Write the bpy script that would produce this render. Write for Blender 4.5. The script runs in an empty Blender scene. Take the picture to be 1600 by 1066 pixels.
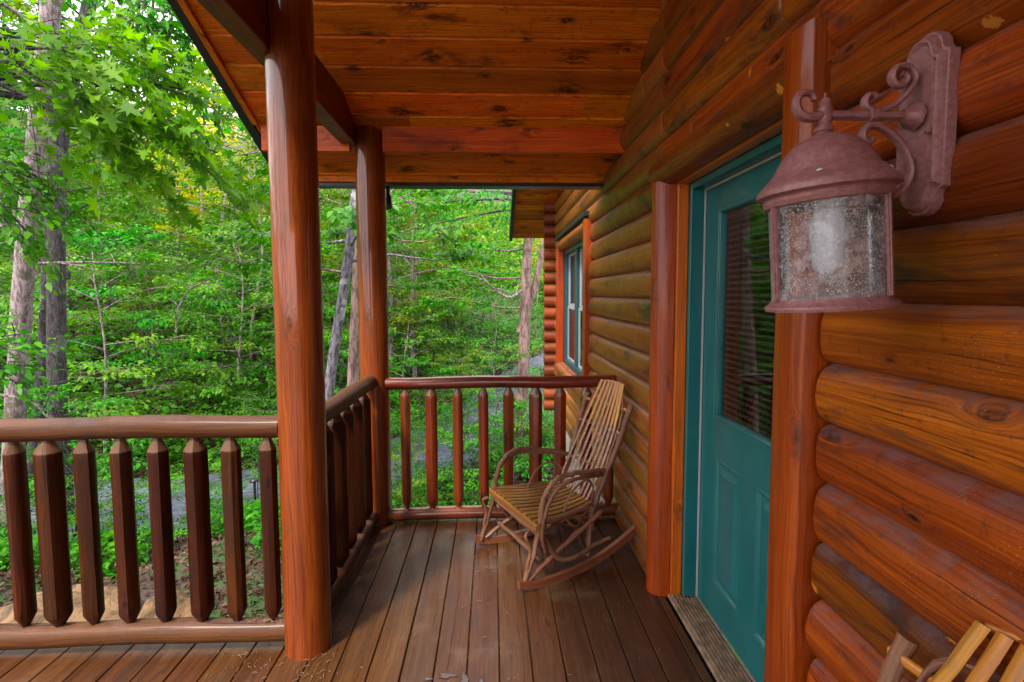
import bpy, bmesh, math, random
import numpy as np
from mathutils import Vector, Matrix
R=math.radians
scene=bpy.context.scene
C=scene.collection
# ------------------------------------------------------------------ camera
cam_d=bpy.data.cameras.new('camera'); cam=bpy.data.objects.new('camera',cam_d); C.objects.link(cam); scene.camera=cam
cam_d.sensor_width=36; cam_d.lens=18.0; cam_d.clip_end=1000; cam_d.clip_start=.02
cam_d.shift_y=-17/1600
P_,Y_,RO=R(4.0),R(2.15),R(0.2)
f_=Vector((math.sin(Y_)*math.cos(P_),math.cos(Y_)*math.cos(P_),-math.sin(P_)))
r_=Vector((math.cos(Y_),-math.sin(Y_),0)); u_=r_.cross(f_)
r2=r_*math.cos(RO)-u_*math.sin(RO); u2=u_*math.cos(RO)+r_*math.sin(RO)
M=Matrix((( r2.x,u2.x,-f_.x,0),(r2.y,u2.y,-f_.y,0),(r2.z,u2.z,-f_.z,1.55),(0,0,0,1)))
cam.matrix_world=M
# ------------------------------------------------------------------ world, sun, exposure
SUN_EL,SUN_AZ=R(50),R(214)      # azimuth clockwise from +Y
w=bpy.data.worlds.new('World'); scene.world=w; w.use_nodes=True
nt=w.node_tree; bg=nt.nodes['Background']; bg.inputs['Strength'].default_value=.15
sky=nt.nodes.new('ShaderNodeTexSky'); sky.sky_type='NISHITA'; sky.sun_disc=False
sky.sun_elevation=SUN_EL; sky.sun_rotation=SUN_AZ; sky.dust_density=2.5; sky.air_density=1.0
tc=nt.nodes.new('ShaderNodeTexCoord'); nz=nt.nodes.new('ShaderNodeTexNoise'); nz.inputs['Scale'].default_value=2.2; nz.inputs['Detail'].default_value=6
nt.links.new(tc.outputs['Generated'],nz.inputs['Vector'])
cr=nt.nodes.new('ShaderNodeMapRange'); cr.inputs[1].default_value=.25; cr.inputs[2].default_value=.55; cr.inputs[3].default_value=.65;cr.inputs[4].default_value=.97
nt.links.new(nz.outputs['Fac'],cr.inputs[0])
mx=nt.nodes.new('ShaderNodeMix'); mx.data_type='RGBA'; mx.inputs[7].default_value=(8.2,7.9,8.0,1)
nt.links.new(cr.outputs[0],mx.inputs[0]); nt.links.new(sky.outputs[0],mx.inputs[6]); nt.links.new(mx.outputs[2],bg.inputs['Color'])
sd=bpy.data.lights.new('sun','SUN'); so=bpy.data.objects.new('sun',sd); C.objects.link(so)
sd.energy=2.3; sd.angle=R(9); sd.color=(1,.93,.80)
sv=Vector((math.sin(SUN_AZ)*math.cos(SUN_EL),math.cos(SUN_AZ)*math.cos(SUN_EL),math.sin(SUN_EL)))
so.rotation_euler=sv.to_track_quat('Z','Y').to_euler(); so.location=(-5,-5,8)
scene.view_settings.view_transform='Standard'; scene.view_settings.look='None'; scene.view_settings.exposure=1.62; scene.view_settings.gamma=1
scene.cycles.max_bounces=6; scene.cycles.transparent_max_bounces=12
rng=np.random.default_rng(7); random.seed(7)

# ------------------------------------------------------------------ object helpers
def tag(o,label=None,cat=None,group=None,kind=None):
    if label:o['label']=label
    if cat:o['category']=cat
    if group:o['group']=group
    if kind:o['kind']=kind
    return o
def empty(name,loc=(0,0,0),rz=0):
    o=bpy.data.objects.new(name,None); C.objects.link(o); o.location=loc; o.rotation_euler=(0,0,rz); o.empty_display_size=.1; return o
def copy_tree(o,parent=None):
    c=o.copy(); C.objects.link(c)
    if parent is not None: c.parent=parent
    for ch in list(o.children): copy_tree(ch,c)
    return c
class MB:
    """collects faces with a (along,across) wood coordinate and a per-piece random"""
    def __init__(s): s.v=[];s.f=[];s.uv=[];s.r=[];s.sm=[]
    def add(s,vs,fs,uvs=None,rnd=None,smooth=False):
        o=len(s.v); s.v+= [tuple(v) for v in vs]
        if rnd is None: rnd=random.random()
        for i,f in enumerate(fs):
            s.f.append(tuple(a+o for a in f)); s.r.append(rnd); s.sm.append(smooth)
            s.uv.append(uvs[i] if uvs else [(0,0)]*len(f))
    def grid(s,rows,us,vvs,rnd=None,smooth=True,closed=False,caps=False):
        """rows: list of rings of points; us: along coordinate per ring; vvs: across coordinate per column"""
        n=len(rows[0]); vs=[p for r in rows for p in r]; fs=[];uv=[]
        m=n if closed else n-1
        for i in range(len(rows)-1):
            for j in range(m):
                k=(j+1)%n; fs.append((i*n+j,i*n+k,(i+1)*n+k,(i+1)*n+j))
                v0=vvs[j]; v1=vvs[j+1] if j+1<len(vvs) else vvs[j]+(vvs[1]-vvs[0])
                uv.append([(us[i],v0),(us[i],v1),(us[i+1],v1),(us[i+1],v0)])
        if rnd is None: rnd=random.random()
        s.add(vs,fs,uv,rnd,smooth)
        if caps:
            for ri,rev in ((0,True),(len(rows)-1,False)):
                r=list(rows[ri]); 
                if rev: r=r[::-1]
                c=sum((Vector(p) for p in r),Vector())/n
                s.add(r,[tuple(range(n))],[[( (Vector(p)-c).length*.3, (Vector(p)-c).x+(Vector(p)-c).z) for p in r]],rnd,False)
    def box(s,x0,x1,y0,y1,z0,z1,axis='y',rnd=None,bev=0):
        if x0>x1:x0,x1=x1,x0
        if y0>y1:y0,y1=y1,y0
        if z0>z1:z0,z1=z1,z0
        if rnd is None: rnd=random.random()
        ai='xyz'.index(axis); ot=[i for i in range(3) if i!=ai]
        lo=[x0,y0,z0];hi=[x1,y1,z1]
        a,b=ot
        if bev>0:
            prof=[(lo[a]+bev,lo[b]),(hi[a]-bev,lo[b]),(hi[a],lo[b]+bev),(hi[a],hi[b]-bev),(hi[a]-bev,hi[b]),(lo[a]+bev,hi[b]),(lo[a],hi[b]-bev),(lo[a],lo[b]+bev)]
        else: prof=[(lo[a],lo[b]),(hi[a],lo[b]),(hi[a],hi[b]),(lo[a],hi[b])]
        if ai==1: prof=prof[::-1]
        rows=[]
        for t in (lo[ai],hi[ai]):
            ring=[]
            for p,q in prof:
                c=[0,0,0]; c[ai]=t;c[a]=p;c[b]=q; ring.append(tuple(c))
            rows.append(ring)
        acc=[0]
        for i in range(len(prof)):
            p,q=prof[i],prof[(i+1)%len(prof)]; acc.append(acc[-1]+math.hypot(p[0]-q[0],p[1]-q[1]))
        s.grid(rows,[lo[ai],hi[ai]],acc,rnd,False,True,True)
    def tube(s,pts,rad,n=10,rnd=None,noise=0,squash=1.0,caps=True,nb=None,phase=0):
        pts=[Vector(p) for p in pts]; 
        if not hasattr(rad,'__len__'): rad=[rad]*len(pts)
        rows=[];us=[0]; 
        t0=(pts[1]-pts[0]).normalized(); ref=Vector(nb) if nb else (Vector((0,0,1)) if abs(t0.z)<.9 else Vector((1,0,0)))
        for i,p in enumerate(pts):
            t=(pts[min(i+1,len(pts)-1)]-pts[max(i-1,0)]).normalized()
            a=ref-t*ref.dot(t)
            if a.length<1e-4: a=Vector((0,1,0))
            a.normalize(); b=t.cross(a); ref=a if not nb else ref
            ring=[]
            for k in range(n):
                th=2*math.pi*k/n+phase; rr=rad[i]*(1+noise*random.uniform(-1,1))
                ring.append(tuple(p+(a*math.cos(th)+b*math.sin(th)*squash)*rr))
            rows.append(ring)
            if i: us.append(us[-1]+(p-pts[i-1]).length)
        c=2*math.pi*max(rad); s.grid(rows,us,[c*k/n for k in range(n+1)],rnd,True,True,caps)
    def lathe(s,prof,n=40,rnd=None,ctr=(0,0,0),a0=0,a1=2*math.pi):
        full=abs(a1-a0-2*math.pi)<1e-6; rows=[];us=[0]
        m=n if full else n+1
        for i,(r,z) in enumerate(prof):
            rows.append([(ctr[0]+r*math.cos(a0+(a1-a0)*k/n),ctr[1]+r*math.sin(a0+(a1-a0)*k/n),ctr[2]+z) for k in range(m)])
            if i: us.append(us[-1]+math.hypot(r-prof[i-1][0],z-prof[i-1][1]))
        s.grid(rows,us,[.3*k/n for k in range(n+1)],rnd,True,full,False)
    def build(s,name,mat,parent=None,autosm=None,origin=None):
        me=bpy.data.meshes.new(name)
        vs=s.v
        if origin is not None: vs=[(v[0]-origin[0],v[1]-origin[1],v[2]-origin[2]) for v in vs]
        me.from_pydata(vs,[],s.f)
        uvl=me.uv_layers.new(name='UVMap'); flat=[c for u in s.uv for p in u for c in p]; uvl.data.foreach_set('uv',flat)
        at=me.attributes.new('rnd','FLOAT','FACE'); at.data.foreach_set('value',s.r)
        me.polygons.foreach_set('use_smooth',s.sm)
        me.materials.append(mat); me.update()
        if autosm:
            try: me.set_sharp_from_angle(angle=R(autosm))
            except Exception: pass
        o=bpy.data.objects.new(name,me); C.objects.link(o)
        if origin is not None: o.location=origin
        if parent is not None: o.parent=parent
        return o
# ------------------------------------------------------------------ materials
class NB:
    def __init__(s,name):
        s.m=bpy.data.materials.new(name); s.m.use_nodes=True; s.t=s.m.node_tree; s.b=s.t.nodes['Principled BSDF']; s.out=s.t.nodes['Material Output']
    def n(s,ty,**k):
        x=s.t.nodes.new(ty)
        for a,b in k.items(): setattr(x,a,b)
        return x
    def l(s,a,b): s.t.links.new(a,b)
    def setin(s,sock,v):
        if hasattr(v,'is_output') or hasattr(v,'links'): s.l(v,sock)
        else: sock.default_value=v
    def math(s,op,a,b=None,c=None,clamp=False):
        x=s.n('ShaderNodeMath',operation=op); x.use_clamp=clamp; s.setin(x.inputs[0],a)
        if b is not None: s.setin(x.inputs[1],b)
        if c is not None: s.setin(x.inputs[2],c)
        return x.outputs[0]
    def noise(s,vec,scale=1,detail=3,rough=.55,dist=0,out='Fac'):
        x=s.n('ShaderNodeTexNoise'); s.l(vec,x.inputs['Vector']); x.inputs['Scale'].default_value=scale; x.inputs['Detail'].default_value=detail; x.inputs['Roughness'].default_value=rough; x.inputs['Distortion'].default_value=dist
        return x.outputs[out]
    def vor(s,vec,scale=1,feature='F1',rand=1,dims='3D'):
        x=s.n('ShaderNodeTexVoronoi',feature=feature); x.voronoi_dimensions=dims; s.l(vec,x.inputs['Vector']); x.inputs['Scale'].default_value=scale; x.inputs['Randomness'].default_value=rand; return x
    def mr(s,v,a,b,c=0,d=1,sm=True):
        x=s.n('ShaderNodeMapRange'); x.interpolation_type='SMOOTHSTEP' if sm else 'LINEAR'; s.l(v,x.inputs[0])
        for i,q in enumerate((a,b,c,d)): x.inputs[i+1].default_value=q
        return x.outputs[0]
    def mix(s,fac,a,b,blend='MIX'):
        x=s.n('ShaderNodeMix',data_type='RGBA',blend_type=blend); s.setin(x.inputs[0],fac)
        for i,q in ((6,a),(7,b)):
            if isinstance(q,tuple): x.inputs[i].default_value=q if len(q)==4 else q+(1,)
            else: s.l(q,x.inputs[i])
        return x.outputs[2]
    def comb(s,x,y,z=0.0):
        c=s.n('ShaderNodeCombineXYZ'); s.setin(c.inputs[0],x);s.setin(c.inputs[1],y);s.setin(c.inputs[2],z); return c.outputs[0]
    def bump(s,h,strength=.3,dist=.01,prev=None):
        b=s.n('ShaderNodeBump'); b.inputs['Strength'].default_value=strength; b.inputs['Distance'].default_value=dist; s.l(h,b.inputs['Height'])
        if prev is not None: s.l(prev,b.inputs['Normal'])
        return b.outputs[0]
def wood(name,light,mid,dark,rough=.35,coat=.3,grain=1.0,knots=1.0,stain=.5,stcol=(.03,.015,.012),fleck=.4,var=.35,bump=.35,cracks=0.0,extra=None,olive=None,top_sheen=0.0,coatr=.2,kx=2.1,ky=5.2,kp=.45,spec=.35,chips=0):
    b=NB(name); uv=b.n('ShaderNodeUVMap').outputs[0]; sep=b.n('ShaderNodeSeparateXYZ'); b.l(uv,sep.inputs[0])
    at=b.n('ShaderNodeAttribute',attribute_name='rnd'); rnd=at.outputs['Fac']
    x=b.math('MULTIPLY_ADD',rnd,37.0,sep.outputs[0]); y=b.math('MULTIPLY_ADD',rnd,13.7,sep.outputs[1]); z=b.math('MULTIPLY',rnd,91.0)
    # knots
    wv=b.n('ShaderNodeTexNoise'); b.l(b.comb(b.math('MULTIPLY',x,14),b.math('MULTIPLY',y,34),z),wv.inputs['Vector']); wv.inputs['Scale'].default_value=1; ws=b.n('ShaderNodeSeparateColor'); b.l(wv.outputs['Color'],ws.inputs[0])
    kv=b.vor(b.comb(b.math('MULTIPLY_ADD',ws.outputs[0],.05,b.math('MULTIPLY',x,kx)),b.math('MULTIPLY_ADD',ws.outputs[1],.07,b.math('MULTIPLY',y,ky)),z),1.0,dims='2D'); kd=kv.outputs['Distance']
    ksep=b.n('ShaderNodeSeparateColor'); b.l(kv.outputs['Color'],ksep.inputs[0])
    kon=b.mr(ksep.outputs[0],1-kp-.02,1-kp+.02); kr=b.math('MULTIPLY_ADD',b.math('POWER',ksep.outputs[1],2.0),.085,.028)
    q=b.math('DIVIDE',kd,kr)
    halo=b.math('MULTIPLY',b.mr(q,.5,4.2,1,0),kon); smear=b.math('MULTIPLY',b.math('MULTIPLY',b.mr(q,.8,5.0,1,0),kon),b.mr(b.noise(b.comb(b.math('MULTIPLY',x,9),b.math('MULTIPLY',y,30),z),1.0,4,.7),.42,.62)); core=b.math('MULTIPLY',b.mr(q,.7,1.05,1,0),kon)
    ring=b.math('MULTIPLY',b.math('MULTIPLY',b.mr(q,.75,1.0,0,1),b.mr(q,1.0,1.35,1,0)),kon)
    # grain, bent round the knots
    yy=b.math('ADD',y,b.math('MULTIPLY',halo,.045))
    wob=b.noise(b.comb(b.math('MULTIPLY',x,1.6),b.math('MULTIPLY',y,7),z),1.0,3)
    yy=b.math('MULTIPLY_ADD',wob,.06,yy)
    fine=b.noise(b.comb(b.math('MULTIPLY',x,4*grain),b.math('MULTIPLY',yy,190*grain),z),1.0,3,.6)
    st=b.noise(b.comb(b.math('MULTIPLY',x,1.2),b.math('MULTIPLY',yy,26),z),1.0,4,.6)
    lines=b.math('MULTIPLY_ADD',b.math('SINE',b.math('MULTIPLY_ADD',yy,330.0,b.math('MULTIPLY',wob,22.0))),.5,.5)
    blot=b.noise(b.comb(b.math('MULTIPLY',x,2.4),b.math('MULTIPLY',y,6),z),1.0,5,.65,.6)
    col=b.mix(b.mr(st,.3,.68),mid,light)
    col=b.mix(b.math('MULTIPLY',b.mr(fine,.42,.7),.42),col,dark)
    col=b.mix(b.math('MULTIPLY',b.math('POWER',lines,2.5),.20),col,dark)
    vein=b.noise(b.comb(b.math('MULTIPLY',x,2.2),b.math('MULTIPLY',yy,120),z),1.0,2,.5); col=b.mix(b.math('MULTIPLY',b.mr(vein,.58,.64),.38),col,dark)
    if olive: col=b.mix(b.math('MULTIPLY',b.mr(b.noise(b.comb(b.math('MULTIPLY',x,.9),b.math('MULTIPLY',y,4),z),1.7,4),.4,.6),.85),col,olive)
    col=b.mix(b.math('MULTIPLY',b.mr(blot,.52,.72),stain),col,stcol)
    if knots>0:
        col=b.mix(b.math('MULTIPLY',smear,.8*knots),col,stcol)
        col=b.mix(b.math('MULTIPLY',core,.75*knots),col,b.mix(b.mr(b.noise(b.comb(x,y,z),60,2),.4,.6),tuple(c*.25 for c in dark),tuple(c*.6 for c in mid)))
        col=b.mix(b.math('MULTIPLY',ring,.45*knots),col,(.012,.008,.006))
    # piece to piece brightness
    hsv=b.n('ShaderNodeHueSaturation'); b.l(col,hsv.inputs['Color']); b.l(b.math('MULTIPLY_ADD',rnd,var,1-var*.5),hsv.inputs['Value'])
    b.l(b.math('MULTIPLY_ADD',b.math('FRACT',b.math('MULTIPLY',rnd,7.3)),.016,.492),hsv.inputs['Hue']); col=hsv.outputs[0]
    geo=b.n('ShaderNodeNewGeometry'); oc=b.n('ShaderNodeTexCoord').outputs['Object']
    dirt=b.noise(oc,34,6,.75); col=b.mix(b.math('MULTIPLY',b.mr(dirt,.55,.66),.45*min(1,stain*1.3)),col,stcol)
    if cracks>0:
        ck=b.noise(b.comb(b.math('MULTIPLY',x,1.3),b.math('MULTIPLY',yy,60),z),1.0,2)
        ckm=b.math('MULTIPLY',b.mr(ck,.68,.72),cracks); col=b.mix(ckm,col,(.006,.004,.004))
    if fleck>0:
        fv=b.vor(oc,120); fm=b.math('MULTIPLY',b.mr(fv.outputs['Distance'],.10,.2,1,0),b.mr(b.noise(oc,5,3),.52,.62)); fm=b.math('MULTIPLY',fm,fleck*.28)
        col=b.mix(fm,col,(.52,.42,.36))
        sc=b.vor(b.comb(b.math('MULTIPLY',x,60),b.math('MULTIPLY',y,260),z),1.0); sm=b.math('MULTIPLY',b.mr(sc.outputs['Distance'],.05,.12,1,0),b.mr(b.noise(oc,9,3),.54,.62)); col=b.mix(b.math('MULTIPLY',sm,fleck),col,(.5,.3,.16))
    if top_sheen>0:   # purplish sky sheen painted into the colour of upward faces
        ns=b.n('ShaderNodeSeparateXYZ'); b.l(geo.outputs['Normal'],ns.inputs[0])
        dm=b.math('MULTIPLY',b.mr(ns.outputs[2],.25,.95),b.mr(b.noise(oc,14,5,.7),.38,.62,.2,1)); col=b.mix(b.math('MULTIPLY',dm,top_sheen),col,(.17,.115,.12))
        df=b.math('MULTIPLY',dm,top_sheen)
    if chips>0:
        cv=b.vor(oc,5.5); cm=b.mr(b.math('ADD',cv.outputs['Distance'],b.math('MULTIPLY',b.noise(oc,70,4,.7),.16)),.155,.175,1,0); col=b.mix(b.math('MULTIPLY',cm,chips),col,(.62,.24,.035))
    if extra: col=extra(b,col,oc)
    b.l(col,b.b.inputs['Base Color'])
    rr=b.math('MULTIPLY_ADD',b.noise(oc,11,4),.28,rough-.12)
    if top_sheen>0: rr=b.math('MULTIPLY_ADD',df,.35,rr)
    b.l(rr,b.b.inputs['Roughness'])
    b.b.inputs['Specular IOR Level'].default_value=spec; b.b.inputs['Coat Weight'].default_value=coat; b.b.inputs['Coat Roughness'].default_value=coatr
    n1=b.bump(b.math('ADD',b.math('MULTIPLY',fine,.5),st),bump,.004)
    n2=b.bump(b.math('SUBTRACT',b.noise(b.comb(b.math('MULTIPLY',x,3),b.math('MULTIPLY',y,14),z),1.0,3),b.math('MULTIPLY',core,.5)),bump*.9,.012,n1)
    b.l(n2,b.b.inputs['Normal'])
    if cracks>0: 
        n3=b.bump(b.math('SUBTRACT',1.0,ckm),.6,.006,n2); b.l(n3,b.b.inputs['Normal'])
    return b.m
def simple(name,col,rough=.5,metal=0,var=.0,scale=30,col2=None,bump=0,coat=0,spec=None):
    b=NB(name); oc=b.n('ShaderNodeTexCoord').outputs['Object']
    if col2:
        c=b.mix(b.mr(b.noise(oc,scale,5,.65),.35,.65),col,col2); b.l(c,b.b.inputs['Base Color'])
    else: b.b.inputs['Base Color'].default_value=col+(1,)
    b.l(b.math('MULTIPLY_ADD',b.noise(oc,scale*.6,3),.25,rough-.12),b.b.inputs['Roughness'])
    b.b.inputs['Metallic'].default_value=metal; b.b.inputs['Coat Weight'].default_value=coat
    if bump>0: b.l(b.bump(b.noise(oc,scale*2,5),bump,.003),b.b.inputs['Normal'])
    return b.m
W={}
W['log']=wood('stained_log_wood',(.36,.078,.0045),(.20,.036,.003),(.055,.010,.002),rough=.38,coat=.25,coatr=.12,spec=.15,stain=.9,stcol=(.045,.018,.016),fleck=1.0,cracks=.7,var=.9,chips=.8,top_sheen=.5,bump=.6,kx=2.6,ky=5.2,kp=.62,knots=1.2)
W['logfar']=wood('weathered_log_wood',(0.342,0.0966,0.0154),(0.209,0.05336,0.0088),(0.057,0.01472,0.0033),rough=.38,coat=.12,coatr=.12,spec=.22,stain=.85,stcol=(.032,.020,.014),fleck=.5,cracks=.4,var=.6,chips=.5,olive=(.26,.080,.010),top_sheen=.4,bump=.5,kp=.3)
W['post']=wood('varnished_post_wood',(.255,.057,.003),(.16,.030,.0015),(.045,.009,.001),rough=.42,coat=.8,coatr=.07,stain=.4,stcol=(.05,.016,.006),fleck=.3,cracks=.6,var=.2,bump=.2,kx=2.2,ky=6.5,kp=.42,spec=.2)
W['ceil']=wood('ceiling_board_wood',(.80,.20,.005),(.66,.130,.003),(.18,.028,.002),rough=.5,coat=.1,stain=.75,stcol=(.045,.012,.004),fleck=.12,var=.6,bump=.2,kx=2.6,ky=5.0,kp=.85,knots=1.25,spec=.2)
W['beam']=wood('beam_wood',(.22,.034,.003),(.13,.019,.002),(.05,.008,.001),rough=.45,coat=.15,stain=.6,fleck=.25,var=.2)
W['cross']=wood('cross_beam_wood',(.75,.150,.006),(.55,.085,.004),(.16,.022,.002),rough=.5,coat=.1,stain=.6,stcol=(.05,.014,.006),fleck=.12,var=.1,kx=2.6,ky=4.2,kp=.75,knots=1.2,spec=.2)
W['corner']=wood('corner_log_wood',(.26,.045,.005),(.17,.026,.003),(.07,.011,.002),rough=.5,coat=.1,stain=.6,fleck=.2,var=.5)
W['case']=wood('casing_wood',(.36,.058,.002),(.25,.034,.0015),(.10,.012,.001),rough=.36,coat=.22,coatr=.1,knots=.7,stain=.4,fleck=.5,var=.15,bump=.2)
W['jamb']=wood('jamb_wood',(.62,.15,.004),(.48,.10,.003),(.26,.045,.002),rough=.4,coat=.3,knots=.8,stain=.2,fleck=.1,var=.1,bump=.15)
def cutcone(z):
    def f(b,col,oc):
        q=b.n('ShaderNodeSeparateXYZ'); b.l(oc,q.inputs[0]); return b.mix(b.math('MULTIPLY',b.mr(b.math('MULTIPLY_ADD',b.noise(oc,40,3),.012,q.outputs[2]),z+.004,z+.010),.8),col,(.13,.066,.038))
    return f
W['balb']=wood('back_baluster_wood',(.24,.038,.003),(.15,.021,.002),(.05,.007,.001),rough=.42,coat=.6,coatr=.1,stain=.4,fleck=.2,cracks=.4,var=.3,extra=cutcone(.872))
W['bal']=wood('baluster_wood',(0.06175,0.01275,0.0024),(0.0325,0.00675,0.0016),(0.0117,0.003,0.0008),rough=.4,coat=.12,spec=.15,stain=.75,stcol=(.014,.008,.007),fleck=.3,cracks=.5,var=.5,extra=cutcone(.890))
W['rail']=wood('rail_wood',(0.108,0.035,0.0105),(0.0648,0.0189,0.006),(0.0216,0.0063,0.00225),rough=.5,coat=.08,spec=.15,stain=.75,stcol=(.04,.022,.016),fleck=.45,cracks=.9,var=.2,top_sheen=.2)
W['railback']=wood('glossy_rail_wood',(.18,.026,.003),(.11,.015,.002),(.04,.006,.001),rough=.35,coat=.8,coatr=.08,stain=.4,fleck=.3,cracks=.3,var=.2)
def slatbark(b,col,oc):   # the lower two thirds of each back rod keep their pinkish bark
    s=b.n('ShaderNodeSeparateXYZ'); b.l(oc,s.inputs[0])
    m=b.mr(b.math('MULTIPLY_ADD',b.noise(oc,26,3),.22,s.outputs[2]),.90,.84); bc=b.mix(b.mr(b.noise(oc,60,4,.7),.38,.62),(.15,.060,.038),(.36,.19,.12)); return b.mix(b.math('MULTIPLY',m,.85),col,bc)
def matstain(b,col,oc):
    s=b.n('ShaderNodeSeparateXYZ'); b.l(oc,s.inputs[0])
    e=b.noise(oc,12,3); e2=b.math('MULTIPLY_ADD',e,.01,-.005)
    xx=b.math('ADD',s.outputs[0],e2); yy=b.math('ADD',s.outputs[1],e2)
    m=b.math('MULTIPLY',b.math('MULTIPLY',b.mr(xx,-.028,-.022),b.mr(xx,.775,.781,1,0)),b.mr(yy,2.652,2.658,1,0))
    m=b.math('MULTIPLY',m,b.mr(b.noise(oc,1.7,3),.2,.6,.45,1))
    col=b.mix(b.math('MULTIPLY',m,.42),col,(.075,.026,.012))
    d=b.mr(b.noise(oc,2.2,6,.7),.5,.75); col=b.mix(b.math('MULTIPLY',d,.45),col,(.20,.135,.085))
    return col
W['deck']=wood('deck_board_wood',(0.09936,0.03629,0.0113),(0.06256,0.02041,0.005652),(0.02208,0.006804,0.002423),rough=.40,coat=.18,coatr=.2,spec=.25,stain=.7,stcol=(.030,.015,.012),knots=.35,fleck=.4,cracks=.35,var=.35,extra=matstain,bump=.45)
W['twig']=wood('twig_bark',(0.2733,0.1215,0.0648),(0.162,0.06029,0.03283),(0.06075,0.02334,0.01382),rough=.55,coat=.12,knots=.6,stain=.5,fleck=.5,var=.5,bump=.9,cracks=.3)
W['slat']=wood('peeled_slat_wood',(0.3121,0.1448,0.0252),(0.2081,0.08767,0.01512),(0.07803,0.0305,0.007056),rough=.4,coat=.3,knots=.3,stain=.4,stcol=(.10,.05,.03),fleck=.3,var=.4)
W['slatback']=wood('amber_slat_wood',(0.54,0.216,0.0245),(0.405,0.144,0.0175),(0.18,0.063,0.014),rough=.35,coat=.4,knots=.3,stain=.35,stcol=(.16,.08,.045),fleck=.5,var=.3,extra=slatbark)
W['runner']=wood('runner_wood',(0.272,0.096,0.036),(0.192,0.06,0.024),(0.088,0.0256,0.0128),rough=.5,coat=.1,knots=0,stain=.4,fleck=.4,var=.2)
W['teal']=simple('teal_paint',(.006,.105,.112),.38,coat=.25,col2=(.008,.125,.132),scale=6,bump=.06)
W['tealdark']=simple('dark_teal_frame',(.010,.055,.065),.35)
W['strip']=simple('white_weatherstrip',(0.42,0.4,0.42),.5)
W['sash']=simple('grey_sash_paint',(.26,.25,.30),.5)
W['black']=simple('black_metal_trim',(.012,.014,.022),.35)
W['thresh']=simple('worn_threshold',(.30,.20,.13),.6,col2=(.14,.09,.06),scale=25,bump=.4)
W['blind']=simple('blind_slat',(.90,.68,.45),.5)
W['dark']=simple('shade_black',(.012,.009,.008),.8)  # near black stands in for the shade of an unlit room
W['curtain']=simple('curtain_cloth',(.62,.60,.64),.8)
W['concrete']=simple('foundation_block',(.22,.21,.20),.9,col2=(.30,.28,.26),scale=9,bump=.4)
W['metal']=simple('mauve_bronze_metal',(.235,.086,.086),.48,metal=.1,col2=(.31,.140,.142),scale=90,bump=.35,coat=.1)
W['bulb']=simple('bulb_glass',(.50,.50,.56),.25,coat=.5)
W['road']=simple('gravel_road',(0.1088,0.128,0.1792),.9,col2=(0.0576,0.064,0.0896),scale=9,bump=.6)
def glassmat(name,tint=(1,1,1),rough=.03,f0=.12,seed=False):
    b=NB(name); t=b.t; t.nodes.remove(b.b)
    tr=b.n('ShaderNodeBsdfTransparent'); tr.inputs[0].default_value=tint+(1,)
    gl=b.n('ShaderNodeBsdfGlossy'); gl.inputs['Roughness'].default_value=rough; gl.inputs['Color'].default_value=(.9,.92,.95,1)
    fr=b.n('ShaderNodeFresnel'); fr.inputs[0].default_value=1.5
    fac=b.math('MULTIPLY_ADD',fr.outputs[0],1.0,f0,clamp=True)
    ms=b.n('ShaderNodeMixShader'); b.l(fac,ms.inputs[0]); b.l(tr.outputs[0],ms.inputs[1]); b.l(gl.outputs[0],ms.inputs[2]); last=ms
    if seed:
        oc=b.n('ShaderNodeTexCoord').outputs['Object']
        v=b.vor(oc,210); sp=b.math('MULTIPLY',b.mr(v.outputs['Distance'],.10,.28,1,0),b.mr(b.noise(oc,70,3,.6),.46,.62))
        mud=b.math('MULTIPLY',b.mr(b.noise(oc,28,6,.75),.42,.7),.42)
        grit=b.math('MULTIPLY',b.mr(b.noise(oc,300,4,.7),.50,.64),.55)
        sz=b.n('ShaderNodeSeparateXYZ'); b.l(oc,sz.inputs[0]); edge=b.math('MULTIPLY',b.mr(sz.outputs[2],-.315,-.275,1,0),.5)
        m=b.math('MAXIMUM',b.math('MAXIMUM',b.math('MULTIPLY',sp,.85),grit),b.math('MAXIMUM',mud,edge))
        di=b.n('ShaderNodeBsdfDiffuse'); di.inputs[0].default_value=(.66,.60,.64,1)
        m2=b.n('ShaderNodeMixShader'); b.l(m,m2.inputs[0]); b.l(ms.outputs[0],m2.inputs[1]); b.l(di.outputs[0],m2.inputs[2]); last=m2
        bp=b.bump(b.math('ADD',b.noise(oc,60,3),b.math('MULTIPLY',v.outputs['Distance'],.6))  ,.07,.003); b.l(bp,gl.inputs['Normal'])
    b.l(last.outputs[0],b.out.inputs[0]); return b.m
W['glass']=glassmat('window_glass',(.95,.97,.95),.02,-.02)
W['seed']=glassmat('seeded_lamp_glass',(.96,.95,.97),.05,-.01,True)
W['water']=simple('puddle_water',(.03,.014,.008),.15)
W['water'].node_tree.nodes['Principled BSDF'].inputs['Roughness'].default_value=.05
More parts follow.
